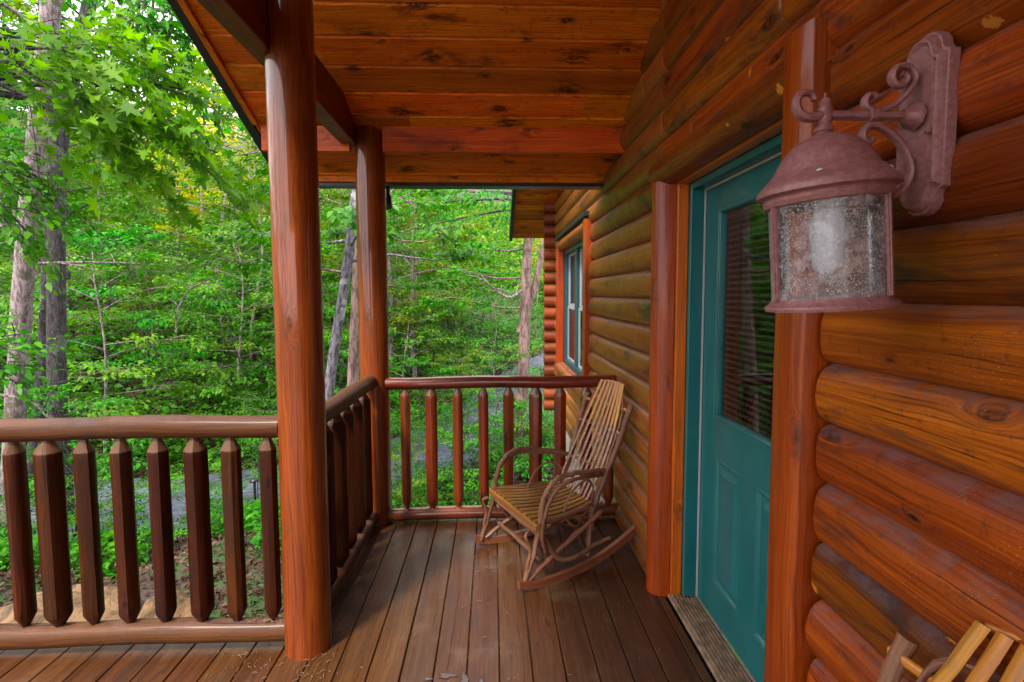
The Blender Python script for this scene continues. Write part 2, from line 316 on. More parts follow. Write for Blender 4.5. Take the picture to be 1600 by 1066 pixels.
def leafmat(name,a,b_,c,trans=.33,rough=.45):
    b=NB(name); at=b.n('ShaderNodeAttribute',attribute_name='rnd').outputs['Fac']
    oi=b.n('ShaderNodeObjectInfo').outputs['Random']
    geo=b.n('ShaderNodeNewGeometry'); nn=b.noise(geo.outputs['Position'],.55,3)
    f=b.math('ADD',b.math('MULTIPLY',at,.55),b.math('MULTIPLY_ADD',nn,1.4,-.48)); 
    col=b.mix(b.mr(f,0,.5,sm=False),a,b_); col=b.mix(b.mr(f,.5,1.0,sm=False),col,c)
    hs=b.n('ShaderNodeHueSaturation'); b.l(col,hs.inputs['Color']); b.l(b.math('MULTIPLY_ADD',oi,.035,.485),hs.inputs['Hue']); b.l(b.math('MULTIPLY_ADD',oi,.35,.83),hs.inputs['Value']); col=hs.outputs[0]
    b.l(col,b.b.inputs['Base Color']); b.b.inputs['Roughness'].default_value=rough; b.b.inputs['Specular IOR Level'].default_value=.2
    tr=b.n('ShaderNodeBsdfTranslucent'); tcol=b.mix(1.0,col,(1.35,1.5,.35,1),'MULTIPLY'); b.l(tcol,tr.inputs[0])
    ms=b.n('ShaderNodeMixShader'); ms.inputs[0].default_value=trans; b.l(b.b.outputs[0],ms.inputs[1]); b.l(tr.outputs[0],ms.inputs[2]); b.l(ms.outputs[0],b.out.inputs[0]); return b.m
W['leaf']=leafmat('green_leaves',(.014,.075,.003),(.040,.175,.004),(.105,.29,.006))
W['leafy']=leafmat('yellow_green_leaves',(0.02975,0.09975,0.003),(0.08925,0.209,0.004),(0.255,0.323,0.007))
W['leafb']=leafmat('bright_green_leaves',(.012,.115,.004),(.038,.235,.005),(.125,.36,.008))
W['leafnear']=leafmat('near_oak_leaves',(0.02625,0.1425,0.0024),(0.0825,0.27,0.0032),(0.195,0.4125,0.0064),trans=.5)
W['sunny']=leafmat('painted_sunlight_leaves',(0.1804,0.234,0.0032),(0.41,0.39,0.0048),(0.615,0.5148,0.0096),trans=.55)  # yellow sunlight is put into these leaf colours
W['litter']=leafmat('dry_leaves',(0.02887,0.0147,0.01155),(0.06825,0.03413,0.02363),(0.1575,0.0945,0.06825),trans=.05,rough=.8)
def barkmat(name,a,b_,sp=None,sx=9,bumps=1.0):
    b=NB(name); oc=b.n('ShaderNodeTexCoord').outputs['Object']; s=b.n('ShaderNodeSeparateXYZ'); b.l(oc,s.inputs[0])
    v=b.comb(b.math('MULTIPLY',s.outputs[0],sx),b.math('MULTIPLY',s.outputs[1],sx),b.math('MULTIPLY',s.outputs[2],sx*.28))
    n1=b.noise(v,1.6,6,.7,.5); col=b.mix(b.mr(n1,.41,.57),a,b_)
    if sp: col=b.mix(b.mr(b.noise(oc,3.2,5,.7),.54,.6),col,sp)
    b.l(col,b.b.inputs['Base Color']); b.b.inputs['Roughness'].default_value=.9
    b.l(b.bump(n1,bumps,.04),b.b.inputs['Normal']); return b.m
W['barkpale']=barkmat('pale_grey_bark',(0.11,0.078,0.085),(.36,.28,.30),(.13,.12,.075),sx=20)
W['barkdark']=barkmat('dark_bark',(.016,.012,.016),(.065,.050,.058),(.10,.12,.09),sx=22)
W['barklichen']=barkmat('lichen_bark',(.07,.06,.075),(.24,.22,.27),(.46,.47,.50),sx=16)
W['barkred']=barkmat('reddish_bark',(.12,.07,.065),(.30,.19,.18))
W['rock']=barkmat('tan_rock',(.085,.048,.024),(.20,.115,.055),(.05,.035,.022),sx=5,bumps=1.0)
def groundmat():
    b=NB('forest_floor'); oc=b.n('ShaderNodeTexCoord').outputs['Object']
    n=b.noise(oc,1.1,6,.7); n2=b.noise(oc,22,5,.7); col=b.mix(b.mr(n2,.35,.65),(.03,.018,.016),(.08,.05,.042)); col=b.mix(b.mr(n,.40,.55),col,(.03,.075,.012))
    b.l(col,b.b.inputs['Base Color']); b.b.inputs['Roughness'].default_value=.95; b.l(b.bump(n2,.8,.05),b.b.inputs['Normal']); return b.m
W['ground']=groundmat()

# ------------------------------------------------------------------ terrain and road
def sstep(t): t=np.clip(t,0,1); return t*t*(3-2*t)
ROAD=[(-30,2.2),(-16,5.2),(-9,7.4),(-5,8.6),(-2.5,9.9),(-.6,12.5),(1.0,16),(4,21),(10,27),(22,33)]
def road_d(x,y):
    x=np.asarray(x,float);y=np.asarray(y,float); best=np.full(x.shape,1e9)
    for (a,b),(c,d) in zip(ROAD,ROAD[1:]):
        L=(c-a)**2+(d-b)**2; t=np.clip(((x-a)*(c-a)+(y-b)*(d-b))/L,0,1); best=np.minimum(best,np.hypot(x-a-t*(c-a),y-b-t*(d-b)))
    return best
def gz(x,y):
    x=np.asarray(x,float);y=np.asarray(y,float)
    z=-1.12-.85*sstep((y-3.6)/5.0)
    z=z+.27*np.maximum(0,(y*.80-x*.62)-11.5)+.06*np.maximum(0,y-30)
    rd=road_d(x,y); n=.16*np.sin(x*.9+1.3)*np.sin(y*.7+.4)+.10*np.sin(x*2.1+y*1.3)+.05*np.sin(x*4.3-y*3.1)
    return z+n*np.clip((rd-1.5)/2,0,1)
def build_ground():
    xs=np.concatenate([np.linspace(-90,-16,38)[:-1],np.linspace(-16,14,121),np.linspace(14,80,34)[1:]]); ys=np.concatenate([np.linspace(-50,-2,16)[:-1],np.linspace(-2,26,113),np.linspace(26,140,48)[1:]])
    X,Y=np.meshgrid(xs,ys); Z=gz(X,Y); n=len(xs); v=np.stack([X.ravel(),Y.ravel(),Z.ravel()],1)
    fs=[(j*n+i,j*n+i+1,(j+1)*n+i+1,(j+1)*n+i) for j in range(len(ys)-1) for i in range(n-1)]
    me=bpy.data.meshes.new('ground'); me.from_pydata(v.tolist(),[],fs); me.polygons.foreach_set('use_smooth',[True]*len(fs)); me.materials.append(W['ground'])
    o=bpy.data.objects.new('ground',me); C.objects.link(o); tag(o,kind='structure')
build_ground()
def build_road():
    pts=[]
    for i in range(len(ROAD)-1):
        p0=Vector(ROAD[max(i-1,0)]);p1=Vector(ROAD[i]);p2=Vector(ROAD[i+1]);p3=Vector(ROAD[min(i+2,len(ROAD)-1)])
        for k in range(12):
            t=k/12; pts.append(.5*((2*p1)+(p2-p0)*t+(2*p0-5*p1+4*p2-p3)*t*t+(3*p1-p0-3*p2+p3)*t**3))
    m=MB(); rows=[];us=[]
    for i,p in enumerate(pts):
        t=(pts[min(i+1,len(pts)-1)]-pts[max(i-1,0)]).normalized(); nn=Vector((-t.y,t.x)); row=[]
        for k in range(11):
            q=p+nn*(k/10-.5)*2.9; row.append((q.x,q.y,float(gz(q.x,q.y))+.05+.03*(1-((k-5)/5)**2)))
        rows.append(row); us.append(i*.5)
    m.grid(rows,us,[k*.3 for k in range(11)],.5)
    tag(m.build('road',W['road']),kind='structure')
build_road()

# ------------------------------------------------------------------ deck
DP=.1355
def build_deck():
    m=MB(); x=-.655-DP*22
    while x<.86:
        x1=min(x+DP-.005,.875)
        cuts=[-4.2,3.52] if random.random()<.6 else [-4.2,random.uniform(-.5,.6),3.52]
        for a,b in zip(cuts,cuts[1:]):
            yend=b if b<3.5 else 3.52
            if x<-.98 and b>3: yend=2.30
            dz=random.uniform(-.0015,.0015); m.box(x,x1,a,yend-.003,-.028+dz,dz,'y',bev=.003)
        x+=DP
    d=m.build('deck',W['deck']); tag(d,kind='structure')
    m=MB(); x=-.655-DP*8
    while x<.86:
        for yy in (3.38,2.98,2.575,2.165,1.76,1.35):
            for dx in (.028,DP-.034):
                if x+dx<.84 and not(x<-.98 and yy>2.2): 
                    cx,cy=x+dx,yy+random.uniform(-.008,.008); m.add([(cx+.0042*math.cos(a*.785),cy+.0042*math.sin(a*.785),.0022) for a in range(8)],[tuple(range(8))])
        x+=DP
    m.build('screw_heads',W['black'],d)
    m=MB(); m.box(-3.7,-.86,2.24,2.28,-.26,-.03,'x'); m.box(-.83,.85,3.46,3.50,-.26,-.03,'x'); m.box(-.90,-.86,2.28,3.50,-.26,-.03,'y')
    m.build('rim_joist',W['beam'],d)
    m=MB()
    for px,py in ((-.86,2.15),(-.82,3.4),(-2.4,2.15),(-3.6,2.15),(.5,3.4)): m.box(px-.06,px+.06,py-.06,py+.06,-2.0,-.035,'z')
    m.build('support_post',W['beam'],d)
build_deck()
# ------------------------------------------------------------------ posts
def post(cx,cy,r,label,mat,seed):
    random.seed(seed); t=empty('log_post',(cx,cy,0)); n=36; bo=-.868   # notch plane x (beam's inner face)
    m=MB(); zs=[-.03+ i*(2.50+.03)/26 for i in range(27)]
    rows=[]
    ph=[random.uniform(0,6.3) for _ in range(6)]
    def rad(th,z): return r*(1+.012*math.sin(2*th+ph[0]+z*.8)+.010*math.sin(3*th+ph[1]-z*1.7)+.007*math.sin(5*th+ph[2]+z*3.1))
    for z in zs: rows.append([(rad(2*math.pi*k/n,z)*math.cos(2*math.pi*k/n),rad(2*math.pi*k/n,z)*math.sin(2*math.pi*k/n),z) for k in range(n)])
    us=zs[:]; m.grid(rows,us,[2*math.pi*r*k/n for k in range(n+1)],.3,True,True,True)
    lx=bo-cx+.004
    # the inner half runs on up beside the beam
    ks=[k for k in range(-n//2,n//2+1) if rad(2*math.pi*k/n,2.5)*math.cos(2*math.pi*k/n)>lx]
    rows=[]
    for z in (2.50,2.58,2.66,2.745):
        ring=[(rad(2*math.pi*k/n,2.5)*math.cos(2*math.pi*k/n),rad(2*math.pi*k/n,2.5)*math.sin(2*math.pi*k/n),z) for k in ks]
        ring=[(lx,ring[0][1],z)]+ring+[(lx,ring[-1][1],z)]; rows.append(ring)
    m.grid(rows,[2.5,2.58,2.66,2.745],[.016*i for i in range(len(rows[0])+1)],.3,True,True,True)
    o=m.build('post_shaft',mat,t,autosm=40); tag(t,label,'post','log posts holding up the porch roof')
post(-.822,2.20,.0965,'thick varnished log post nearest the camera, between the two railing runs','post' and W['post'],3)
post(-.80,3.47,.097,'round varnished log post at the far porch corner, behind the short side railing',W['post'],5)
# ------------------------------------------------------------------ porch roof
RY=.15
def cz(y): return 2.385+(3.90-max(y,2*RY-y))*.47
def build_porch_roof():
    random.seed(11); t=empty('porch_roof',(-.3,2,2.4)); o0=(-.3,2,2.4)
    def fin(m,name,mat,autosm=None): 
        o=m.build(name,mat,t,autosm); o.location=(-o0[0],-o0[1],-o0[2]); return o
    L=math.hypot(1,.47); dy=1/L; dz=-.47/L; ny=-.47/L; nz_=-1/L  # normal down
    m=MB(); y=-.55; pitch=.167
    # one board = a strip across X in the sloped plane
    y=3.8405; i=0
    while y>RY-3.6:
        y0=3.806 if y>3.84 else y-pitch
        rnd=random.random()
        cuts=[-1.50,1.30]
        if random.random()<.35: c=random.uniform(-1,.6); cuts=[-1.50,c,1.30]
        for xa,xb in zip(cuts,cuts[1:]):
            g=.006
            prof=[(y0+.0026,.022),(y0+.0026,.006),(y0+.010,-.0045),(y-.006,-.0010),(y-.0022,.005),(y-.0022,.022)]
            rows=[]
            for xx in (xa+.0005,xb-.0005):
                rows.append([(xx,py-0*off,cz(py)+off) for py,off in prof])
            m.grid(rows,[xa,xb],[0,.01,.02,.187,.197,.207,.22],random.random(),False,True,True)
        y=y0
    fin(m,'ceiling_boards',W['ceil'])
    m=MB() # roof deck & shingles above
    for ya,yb in ((RY+.001,3.93),(RY-3.75,RY-.001)):
        vs=[(-1.53,ya,cz(ya)+.03),(1.32,ya,cz(ya)+.03),(1.32,yb,cz(yb)+.03),(-1.53,yb,cz(yb)+.03)]; vt=[(a,b,c+.05) for a,b,c in vs]
        m.add(vs+vt,[(3,2,1,0),(4,5,6,7),(0,1,5,4),(1,2,6,5),(2,3,7,6),(3,0,4,7)])
    fin(m,'shingles',W['black'])
    m=MB() # rake trim with a black drip edge at the left end
    def slope_box(x0,x1,ya,yb,o0_,o1_,mm,rnd=None):
        vs=[]
        for yy in (ya,yb):
            for xx,oo in ((x0,o0_),(x1,o0_),(x1,o1_),(x0,o1_)): vs.append((xx,yy,cz(yy)+oo))
        uv=[[(0,0)]*4]*6
        mm.add(vs,[(3,2,1,0),(4,5,6,7),(0,1,5,4),(1,2,6,5),(2,3,7,6),(3,0,4,7)],[[(vs[a][1],vs[a][2]+vs[a][0]) for a in f] for f in [(3,2,1,0),(4,5,6,7),(0,1,5,4),(1,2,6,5),(2,3,7,6),(3,0,4,7)]],rnd)
    slope_box(-1.56,-1.504,RY,3.90,-.012,.09,m); slope_box(-1.56,-1.504,RY-3.75,RY,-.012,.09,m); fin(m,'drip_edge',W['black'])
    m=MB(); slope_box(-1.502,-1.47,.1,3.36,-.02,-.002,m,.4); fin(m,'rake_board',W['ceil'])
    # cross beam near the eave
    m=MB(); m.box(-1.462,-.91,3.385,3.425,2.468,2.70,'x',bev=.003); m.box(-.700,.90,3.385,3.425,2.468,2.70,'x',bev=.003); fin(m,'cross_beam',W['cross'])
    # eave: sub-fascia board and black gutter line
    m=MB(); m.box(-1.50,.90,3.842,3.872,2.375,2.50,'x',bev=.002); fin(m,'fascia_board',W['ceil'])
    m=MB(); m.box(-1.56,.93,3.874,3.99,2.352,2.47,'x'); fin(m,'gutter',W['black'])
    m=MB(); m.box(-.968,-.870,-3.6,3.47,2.515,2.745,'y',bev=.004); fin(m,'side_beam',W['beam'])
    m=MB(); m.tube([(-.80,3.93,2.36),(-.80,3.94,2.25)],[.035,.035],14); m.tube([(-.80,3.93,2.27),(-.78,3.90,2.20)],[.05,.04],16); fin(m,'flood_lamp',W['black'])
    tag(t,'stained pine plank porch roof sloping down to a black edged eave','porch roof')
build_porch_roof()
# ------------------------------------------------------------------ log cabin wall
SEAM,PIT=1.527,.1585
SX,BUL=.882,.046
def prof_x(t):   # t 0..1 bottom to top: bulge toward -X
    u=2*t-1; return SX-BUL*max(0,1-abs(u)**2.5)**.52
def log_course(m,z0,ya,yb,za=-9,zb=9,rnd=None):
    ts=[i/12 for i in range(13)]; ta=max(0,(za-z0)/PIT); tb=min(1,(zb-z0)/PIT)
    if tb-ta<.08: return
    ts=sorted(set([ta,tb]+[t for t in ts if ta<t<tb]))
    n=max(2,int((yb-ya)/.12)); ph=random.uniform(0,9); rows=[];us=[]; ee=0
    Ys=[ya+(yb-ya)*i/n for i in range(n+1)]; Ys=sorted(Ys[:1]+[ya+q for q in (.004,.010,.022)]+Ys[1:-1]+[yb-q for q in (.004,.010,.022)]+Ys[-1:]) if yb-ya>.3 else Ys
    for y in Ys:
        w=.0022*math.sin(y*3.1+ph)+.0016*math.sin(y*7.7+ph*2)
        e=0
        ed=min(y-ya,yb-y)+ee; sc=1 if ed>.022 else (.86+.14*math.sqrt(max(0,1-(1-ed/.022)**2)))
        row=[(SX+(prof_x(t)-SX)*sc+w*math.sin(math.pi*t)*2,y,z0+PIT*t+(.0025*math.sin(y*2.3+ph*1.7) if 0<t<1 else 0)) for t in ts]; rows.append(row); us.append(y)
    if rnd is None: rnd=random.random()
    m.grid(rows,us,[t*.2 for t in ts]+[.2],rnd,True)
    for ri in (0,-1):   # end grain, closed back to the wall plane
        r=rows[ri]; r=list(r)+[(SX+.01,r[-1][1],r[-1][2]),(SX+.01,r[0][1],r[0][2])]
        if ri==-1: r=r[::-1]
        m.add(r,[tuple(range(len(r)))],[[(p[0]*.3,p[2]) for p in r]],rnd,False)
DO=(1.288,2.56,0,2.13)      # door opening hole (Y0,Y1,z0,z1), casing covers its edge
WO=(4.62,6.46,.70,2.16)
def build_cabin():
    random.seed(21); t=empty('log_cabin',(.9,2,0)); o0=(.9,2,0)
    def fin(m,name,mat,parent=None,autosm=None):
        o=m.build(name,mat,parent or t,autosm)
        if parent is None: o.location=(-o0[0],-o0[1],-o0[2])
        return o
    near=MB(); far=MB()
    for k in range(-10,17):
        z0=SEAM+k*PIT; z1=z0+PIT
        if z1<-.05 or z0>4.1: continue
        spans=[(-4.2,7.02)]
        for (a,b,c,d) in (DO,WO):
            if z1>c+.03 and z0<d-.03:
                ns=[]
                for s,e in spans:
                    if s<a<e: ns.append((s,a))
                    if s<b<e: ns.append((b,e))
                    if not(s<a<e) and not (s<b<e): ns.append((s,e))
                spans=ns
        for s,e in spans:
            cuts=[s]; 
            y=s
            while True:
                y+=random.uniform(1.5,3.2)
                if y>e-.6: break
                cuts.append(y)
            cuts.append(e)
            for a,b in zip(cuts,cuts[1:]):
                za=-.05; zb=9
                for (p,q,c,d) in (DO,WO):
                    if a>=p-.01 and b<=q+.01:
                        if z0<d<z1: za=d
                        if z0<c<z1 : zb=c
                # colour changes beyond the door casing
                for lo,hi,mm in ((a,min(b,2.56),near),(max(a,2.56),b,far)):
                    if hi-lo>.02: log_course(mm,z0,lo+.0015,hi-.0015,za,zb)
        # part courses over the openings
        for (p,q,c,d) in (DO,WO):
            if z0<d<z1: 
                for lo,hi,mm in ((p,min(q,2.56),near),(max(p,2.56),q,far)):
                    if hi-lo>.02: log_course(mm,z0,lo,hi,d,9)
            if z0<c<z1 and c>.1: log_course(far,z0,p,q,-9,c)
    fin(near,'near_log_siding',W['log'],autosm=60); fin(far,'far_log_siding',W['logfar'],autosm=60)
    # wall core behind the siding, with the two openings left open
    m=MB()
    for ya,yb,za,zb in ((-4.2,DO[0],-1.3,4.2),(DO[1],WO[0],-1.3,3.6),(WO[1],7.0,-1.3,3.9),(DO[0],DO[1],DO[3],4.2),(DO[0],DO[1],-1.3,-.04),(WO[0],WO[1],WO[3],3.9),(WO[0],WO[1],-1.3,WO[2])): m.box(SX+.004,1.02,ya,yb,za,zb)
    fin(m,'wall_core',W['dark'])
    m=MB(); m.box(.897,1.02,2.496,2.559,-.04,2.129); m.box(.897,1.02,1.30,1.445,-.04,2.129); m.box(.96,1.06,1.44,2.50,2.101,2.13); m.box(.949,1.0,2.4705,2.4955,0,2.1); fin(m,'light_leak_filler',W['dark'])  # hidden dark filler added to stop light leaking round the door
    m=MB(); m.box(.875,.893,3.56,7.0,-2.1,-.055); fin(m,'foundation',W['concrete'])
    # gable-end wall turned away behind the corner
    m=MB(); m.box(1.03,5,6.90,7.0,-1.3,3.0,'x'); fin(m,'end_wall',W['logfar'])
    # corner: the ends of the crossing logs
    for k in range(-10,8):
        z0=SEAM+k*PIT+PIT/2
        if z0<-.02 : continue
        m=MB(); m.tube([(.70,6.98,z0),(.74,6.98,z0),(.95,6.98,z0),(1.3,6.98,z0)],[.077,.0785,.0785,.0785],16,noise=.01); fin(m,'corner_log',W['corner'])
    # ---- far eave roof
    def ez(y): return 2.40+(7.85-y)*.40
    m=MB(); y=7.85
    while y>3.95:
        y0=y-.125
        vs=[(.31,y0+.004,ez(y0)),(1.2,y0+.004,ez(y0)),(1.2,y-.004,ez(y)),(.31,y-.004,ez(y))]; vt=[(a,b,c+.02) for a,b,c in vs]; vs2=vs+vt
        F=[(3,2,1,0),(4,5,6,7),(0,1,5,4),(1,2,6,5),(2,3,7,6),(3,0,4,7)]
        m.add(vs2,F,[[(vs2[a][0],vs2[a][1]) for a in f] for f in F]); y=y0
    rf=fin(m,'far_roof',W['ceil'])
    m=MB(); vs=[]
    for yy in (3.95,7.88):
        for xx,oo in ((.26,-.03),(.305,-.03),(.305,.13),(.26,.13)): vs.append((xx,yy,ez(yy)+oo))
    m.add(vs,[(3,2,1,0),(4,5,6,7),(0,1,5,4),(1,2,6,5),(2,3,7,6),(3,0,4,7)])
    vs=[(.31,3.95,ez(3.95)+.03),(1.3,3.95,ez(3.95)+.03),(1.3,7.88,ez(7.88)+.03),(.31,7.88,ez(7.88)+.03)]; m.add(vs+[(a,b,c+.06) for a,b,c in vs],[(3,2,1,0),(4,5,6,7),(0,1,5,4),(1,2,6,5),(2,3,7,6),(3,0,4,7)])
    e=m.build('roof_edge',W['black'],rf)
    # ---- door: casing, jambs, frame, slab, lite, blind, threshold
    dr=empty('door',(0,0,0)); dr.parent=t; dr.location=(-o0[0],-o0[1],-o0[2])
    def sub(m,name,mat,autosm=None): return m.build(name,mat,dr,autosm)
    def casing(prof,z0,z1,rnd,top=None):
        m=MB(); rows=[]; zz=[z0+(z1-z0)*i/10 for i in range(11)]; ph=random.random()*6
        for z in zz: rows.append([(x+.0012*math.sin(z*5+ph),y+.001*math.sin(z*4+ph),z) for x,y in prof])
        acc=[0]
        for a,b in zip(prof,prof[1:]+prof[:1]): acc.append(acc[-1]+math.hypot(a[0]-b[0],a[1]-b[1]))
        m.grid(rows,zz,acc,rnd,False,True,True); return m
    def arc(cx,cy,rx,ry,a0,a1,n=9): return [(cx+rx*math.cos(R(a0+(a1-a0)*i/n)),cy+ry*math.sin(R(a0+(a1-a0)*i/n))) for i in range(n+1)]
    nearp=[(.895,1.445)]+[(.862,1.445)]+arc(.862,1.395,.070,.050,90,160,7)+[(.792,1.36),(.803,1.302),(.812,1.296),(.895,1.306)]
    sub(casing(nearp[::-1],-.002,2.235,.35),'casing_post',W['case'],50)
    farp=[(.895,2.635)]+[(.86,2.63)]+[(x,y) for x,y in arc(.872,2.565,.072,.068,85,265,12)]+[(.895,2.492)]
    sub(casing(farp,-.002,2.10,.6),'casing_post',W['case'],50)
    m=MB(); rows=[]; ys=[1.405+(2.632-1.405)*i/10 for i in range(11)]
    hp=[(.895,2.085),(.866,2.083)]+[(.872-.078*math.sin(R(a)),2.152-.070*math.cos(R(a))) for a in range(15,166,15)]+[(.895,2.222)]
    for y in ys: rows.append([(x+.001*math.sin(y*6),y,z+.0015*math.sin(y*4)) for x,z in hp])
    m.grid(rows,ys,[.02*i for i in range(len(hp)+1)],.2,True,True,True); sub(m,'header_log',W['logfar'] and W['log'],50)
    m=MB(); m.box(.897,.948,2.470,2.494,0,2.10,'z',bev=.002); m.box(.897,.948,1.447,1.471,0,2.10,'z',bev=.002); m.box(.893,.948,1.472,2.469,2.076,2.10,'y',bev=.002); sub(m,'jamb',W['jamb'])
    m=MB()
    for a,b,c,d in ((2.438,2.469,.035,2.075),(1.472,1.503,.035,2.075)): m.box(.949,1.06,a,b,c,d,'z',bev=.002)
    m.box(.949,1.06,1.504,2.437,2.044,2.075,'y',bev=.002); sub(m,'door_frame',W['teal'])
    m=MB(); m.box(1.010,1.0175,2.431,2.4365,.036,2.042,'z'); m.box(1.005,1.0175,1.5045,1.5125,.036,2.042,'z'); m.box(1.005,1.0175,1.513,2.4275,2.0335,2.0425,'y'); sub(m,'weatherstrip',W['strip'])
    # slab with a hole for the lite: rails and stiles, raised panels
    DX=1.02; y0,y1=1.506,2.434; ly0,ly1,lz0,lz1=1.665,2.275,.985,1.925
    m=MB()
    m.box(DX,DX+.04,y0,ly0,.037,2.04,'z',.1); m.box(DX,DX+.04,ly1,y1,.037,2.04,'z',.1); m.box(DX,DX+.04,ly0,ly1,lz1,2.04,'z',.1)
    # lower field with two panels
    pz0,pz1=.20,.80; pans=[(1.66,1.905),(2.03,2.275)]
    m.box(DX,DX+.04,ly0,ly1,pz1,lz0,'z',.1); m.box(DX,DX+.04,ly0,ly1,.037,pz0,'z',.1); m.box(DX,DX+.04,pans[0][1],pans[1][0],pz0,pz1,'z',.1)
    for a,b in pans:
        a=max(a,ly0); b=min(b,ly1)
        def q(i): return a+i,b-i,pz0+i,pz1-i
        rings=[]
        for i,x in ((0,DX),(.006,DX-.003),(.014,DX+.002),(.022,DX+.010),(.040,DX+.010),(.062,DX-.001)):
            A,B,c,d=q(i); rings.append([(x,A,c),(x,B,c),(x,B,d),(x,A,d)])
        m.grid(rings,[0,.01,.02,.03,.04,.05],[0,.1,.2,.3,.4],.1,False,True); m.add(rings[-1],[(0,1,2,3)],None,.1)
    sub(m,'door_slab',W['teal'])
    m=MB()
    def frame(m,x0,x1,ya,yb,za,zb,w,ax=0):
        m.box(x0,x1,ya,ya+w,za,zb,'z',.5,bev=.002); m.box(x0,x1,yb-w,yb,za,zb,'z',.5,bev=.002); m.box(x0,x1,ya+w,yb-w,za,za+w,'y',.5,bev=.002); m.box(x0,x1,ya+w,yb-w,zb-w,zb,'y',.5,bev=.002)
    frame(m,DX-.010,DX+.03,ly0-.012,ly1+.012,lz0-.012,lz1+.012,.030); frame(m,DX-.016,DX-.0105,ly0+.003,ly1-.003,lz0+.003,lz1-.003,.012)
    sub(m,'lite_frame',W['teal'])
    m=MB(); m.box(DX+.006,DX+.009,ly0+.016,ly1-.016,lz0+.016,lz1-.016,'z'); sub(m,'door_pane',W['glass'])
    m=MB(); z=lz0+.03
    while z<lz1-.02:
        y_a,y_b=ly0+.02,ly1-.02
        vs=[(DX+.013,y_a,z-.005),(DX+.013,y_b,z-.005),(DX+.019,y_b,z+.004),(DX+.019,y_a,z+.004)]; vs+=[(a,b,c-.0022) for a,b,c in vs]
        m.add(vs,[(0,1,2,3),(7,6,5,4),(0,4,5,1),(1,5,6,2),(2,6,7,3),(3,7,4,0)]); z+=.0265
    for yy in (1.80,1.97,2.14): m.box(DX+.0115,DX+.0130,yy-.001,yy+.001,lz0+.02,lz1-.02,'z'); 
    m.tube([(DX+.0115,2.13,1.9),(DX+.0115,2.13,1.15),(DX+.0115,2.12,1.06),(DX+.0115,2.10,1.02),(DX+.0115,2.075,1.03),(DX+.0115,2.07,1.08),(DX+.0115,2.09,1.6)],.0012,5)
    m.box(DX+.012,DX+.04,ly0+.016,ly1-.016,lz1-.045,lz1-.018,'y')
    sub(m,'blind',W['blind'])
    m=MB(); m.box(DX+.30,DX+.32,1.2,2.8,0,2.3,'z'); m.box(DX+.042,DX+.30,2.5,2.52,0,2.3,'z'); m.box(DX+.042,DX+.30,1.2,1.22,0,2.3,'z'); sub(m,'dark_room_backing',W['dark'])  # near-black box painted as the unlit room behind the door glass
    m=MB(); m.box(.885,1.02,1.455,2.487,.001,.020,'y',bev=.004)
    for i in range(7): xx=.902+i*.0162; m.box(xx,xx+.008,1.458,2.484,.020,.027,'y')
    sub(m,'threshold',W['thresh'])
    # ---- window
    wn=empty('window',(0,0,0)); wn.parent=t; wn.location=(-o0[0],-o0[1],-o0[2])
    def sw(m,name,mat,autosm=None): return m.build(name,mat,wn,autosm)
    m=MB(); m.box(.798,.90,4.44,4.545,.64,2.20,'z',.2,bev=.008); sw(m,'side_casing',W['case'])
    m=MB(); m.box(.805,.90,6.42,6.53,.64,2.12,'z',.7,bev=.008); sw(m,'side_casing',W['case'])
    def hround(za,zb,ya,yb,pk):
        m=MB(); c=(za+zb)/2;h=(zb-za)/2; hp=[(.90,za)]+[(.88-(.88-pk)*math.sin(R(a)),c-h*math.cos(R(a))) for a in range(10,171,16)]+[(.90,zb)]
        ys=[ya+(yb-ya)*i/6 for i in range(7)]; m.grid([[(x,y,z) for x,z in hp] for y in ys],ys,[.02*i for i in range(len(hp)+1)],None,True,True,True); return m
    sw(hround(2.09,2.22,4.548,6.53,.80),'header_log',W['logfar'],50); sw(hround(.55,.695,4.55,6.56,.79),'sill_log',W['logfar'],50)
    m=MB(); m.box(.785,.90,4.42,6.56,2.222,2.262,'y',bev=.003); sw(m,'drip_cap',W['black'])
    m=MB(); 
    m.box(.90,.985,6.36,6.42,.70,2.09,'z',bev=.003); m.box(.90,.985,4.545,4.60,.70,2.09,'z',bev=.003); m.box(.90,.985,4.60,6.36,2.04,2.09,'y'); m.box(.90,.985,4.60,6.36,.70,.745,'y'); m.box(.915,.985,5.58,5.70,.745,2.04,'z',bev=.003)
    sw(m,'window_frame',W['tealdark'])
    for a,b in ((4.602,5.548),(5.702,6.358)):
        m=MB(); frame(m,.935,.955,a,b,.747,1.40,.03); frame(m,.945,.965,a,b,1.40,2.038,.03); s=sw(m,'sash',W['sash'])
        m=MB(); m.box(.938,.941,a+.04,b-.04,.787,1.36,'z'); m.box(.953,.956,a+.04,b-.04,1.44,1.998,'z'); sw(m,'pane',W['glass'])
        m=MB(); n=40; rows=[]
        for z in (.75,2.0): rows.append([(.985+.010*math.sin(k*1.1),a+(b-a)*(k/n),z) for k in range(n+1) ])
        m.grid(rows,[0,1],[k*.02 for k in range(n+2)],.5,True); sw(m,'curtain',W['curtain'])
    m=MB(); m.box(1.3,1.32,4.4,6.7,.4,2.4,'z'); sw(m,'dark_room_backing',W['dark'])  # near-black sheet stands in for the shade behind the window
    tag(t,'orange brown log cabin wall with teal door, window and black edged far eave','cabin')
build_cabin()
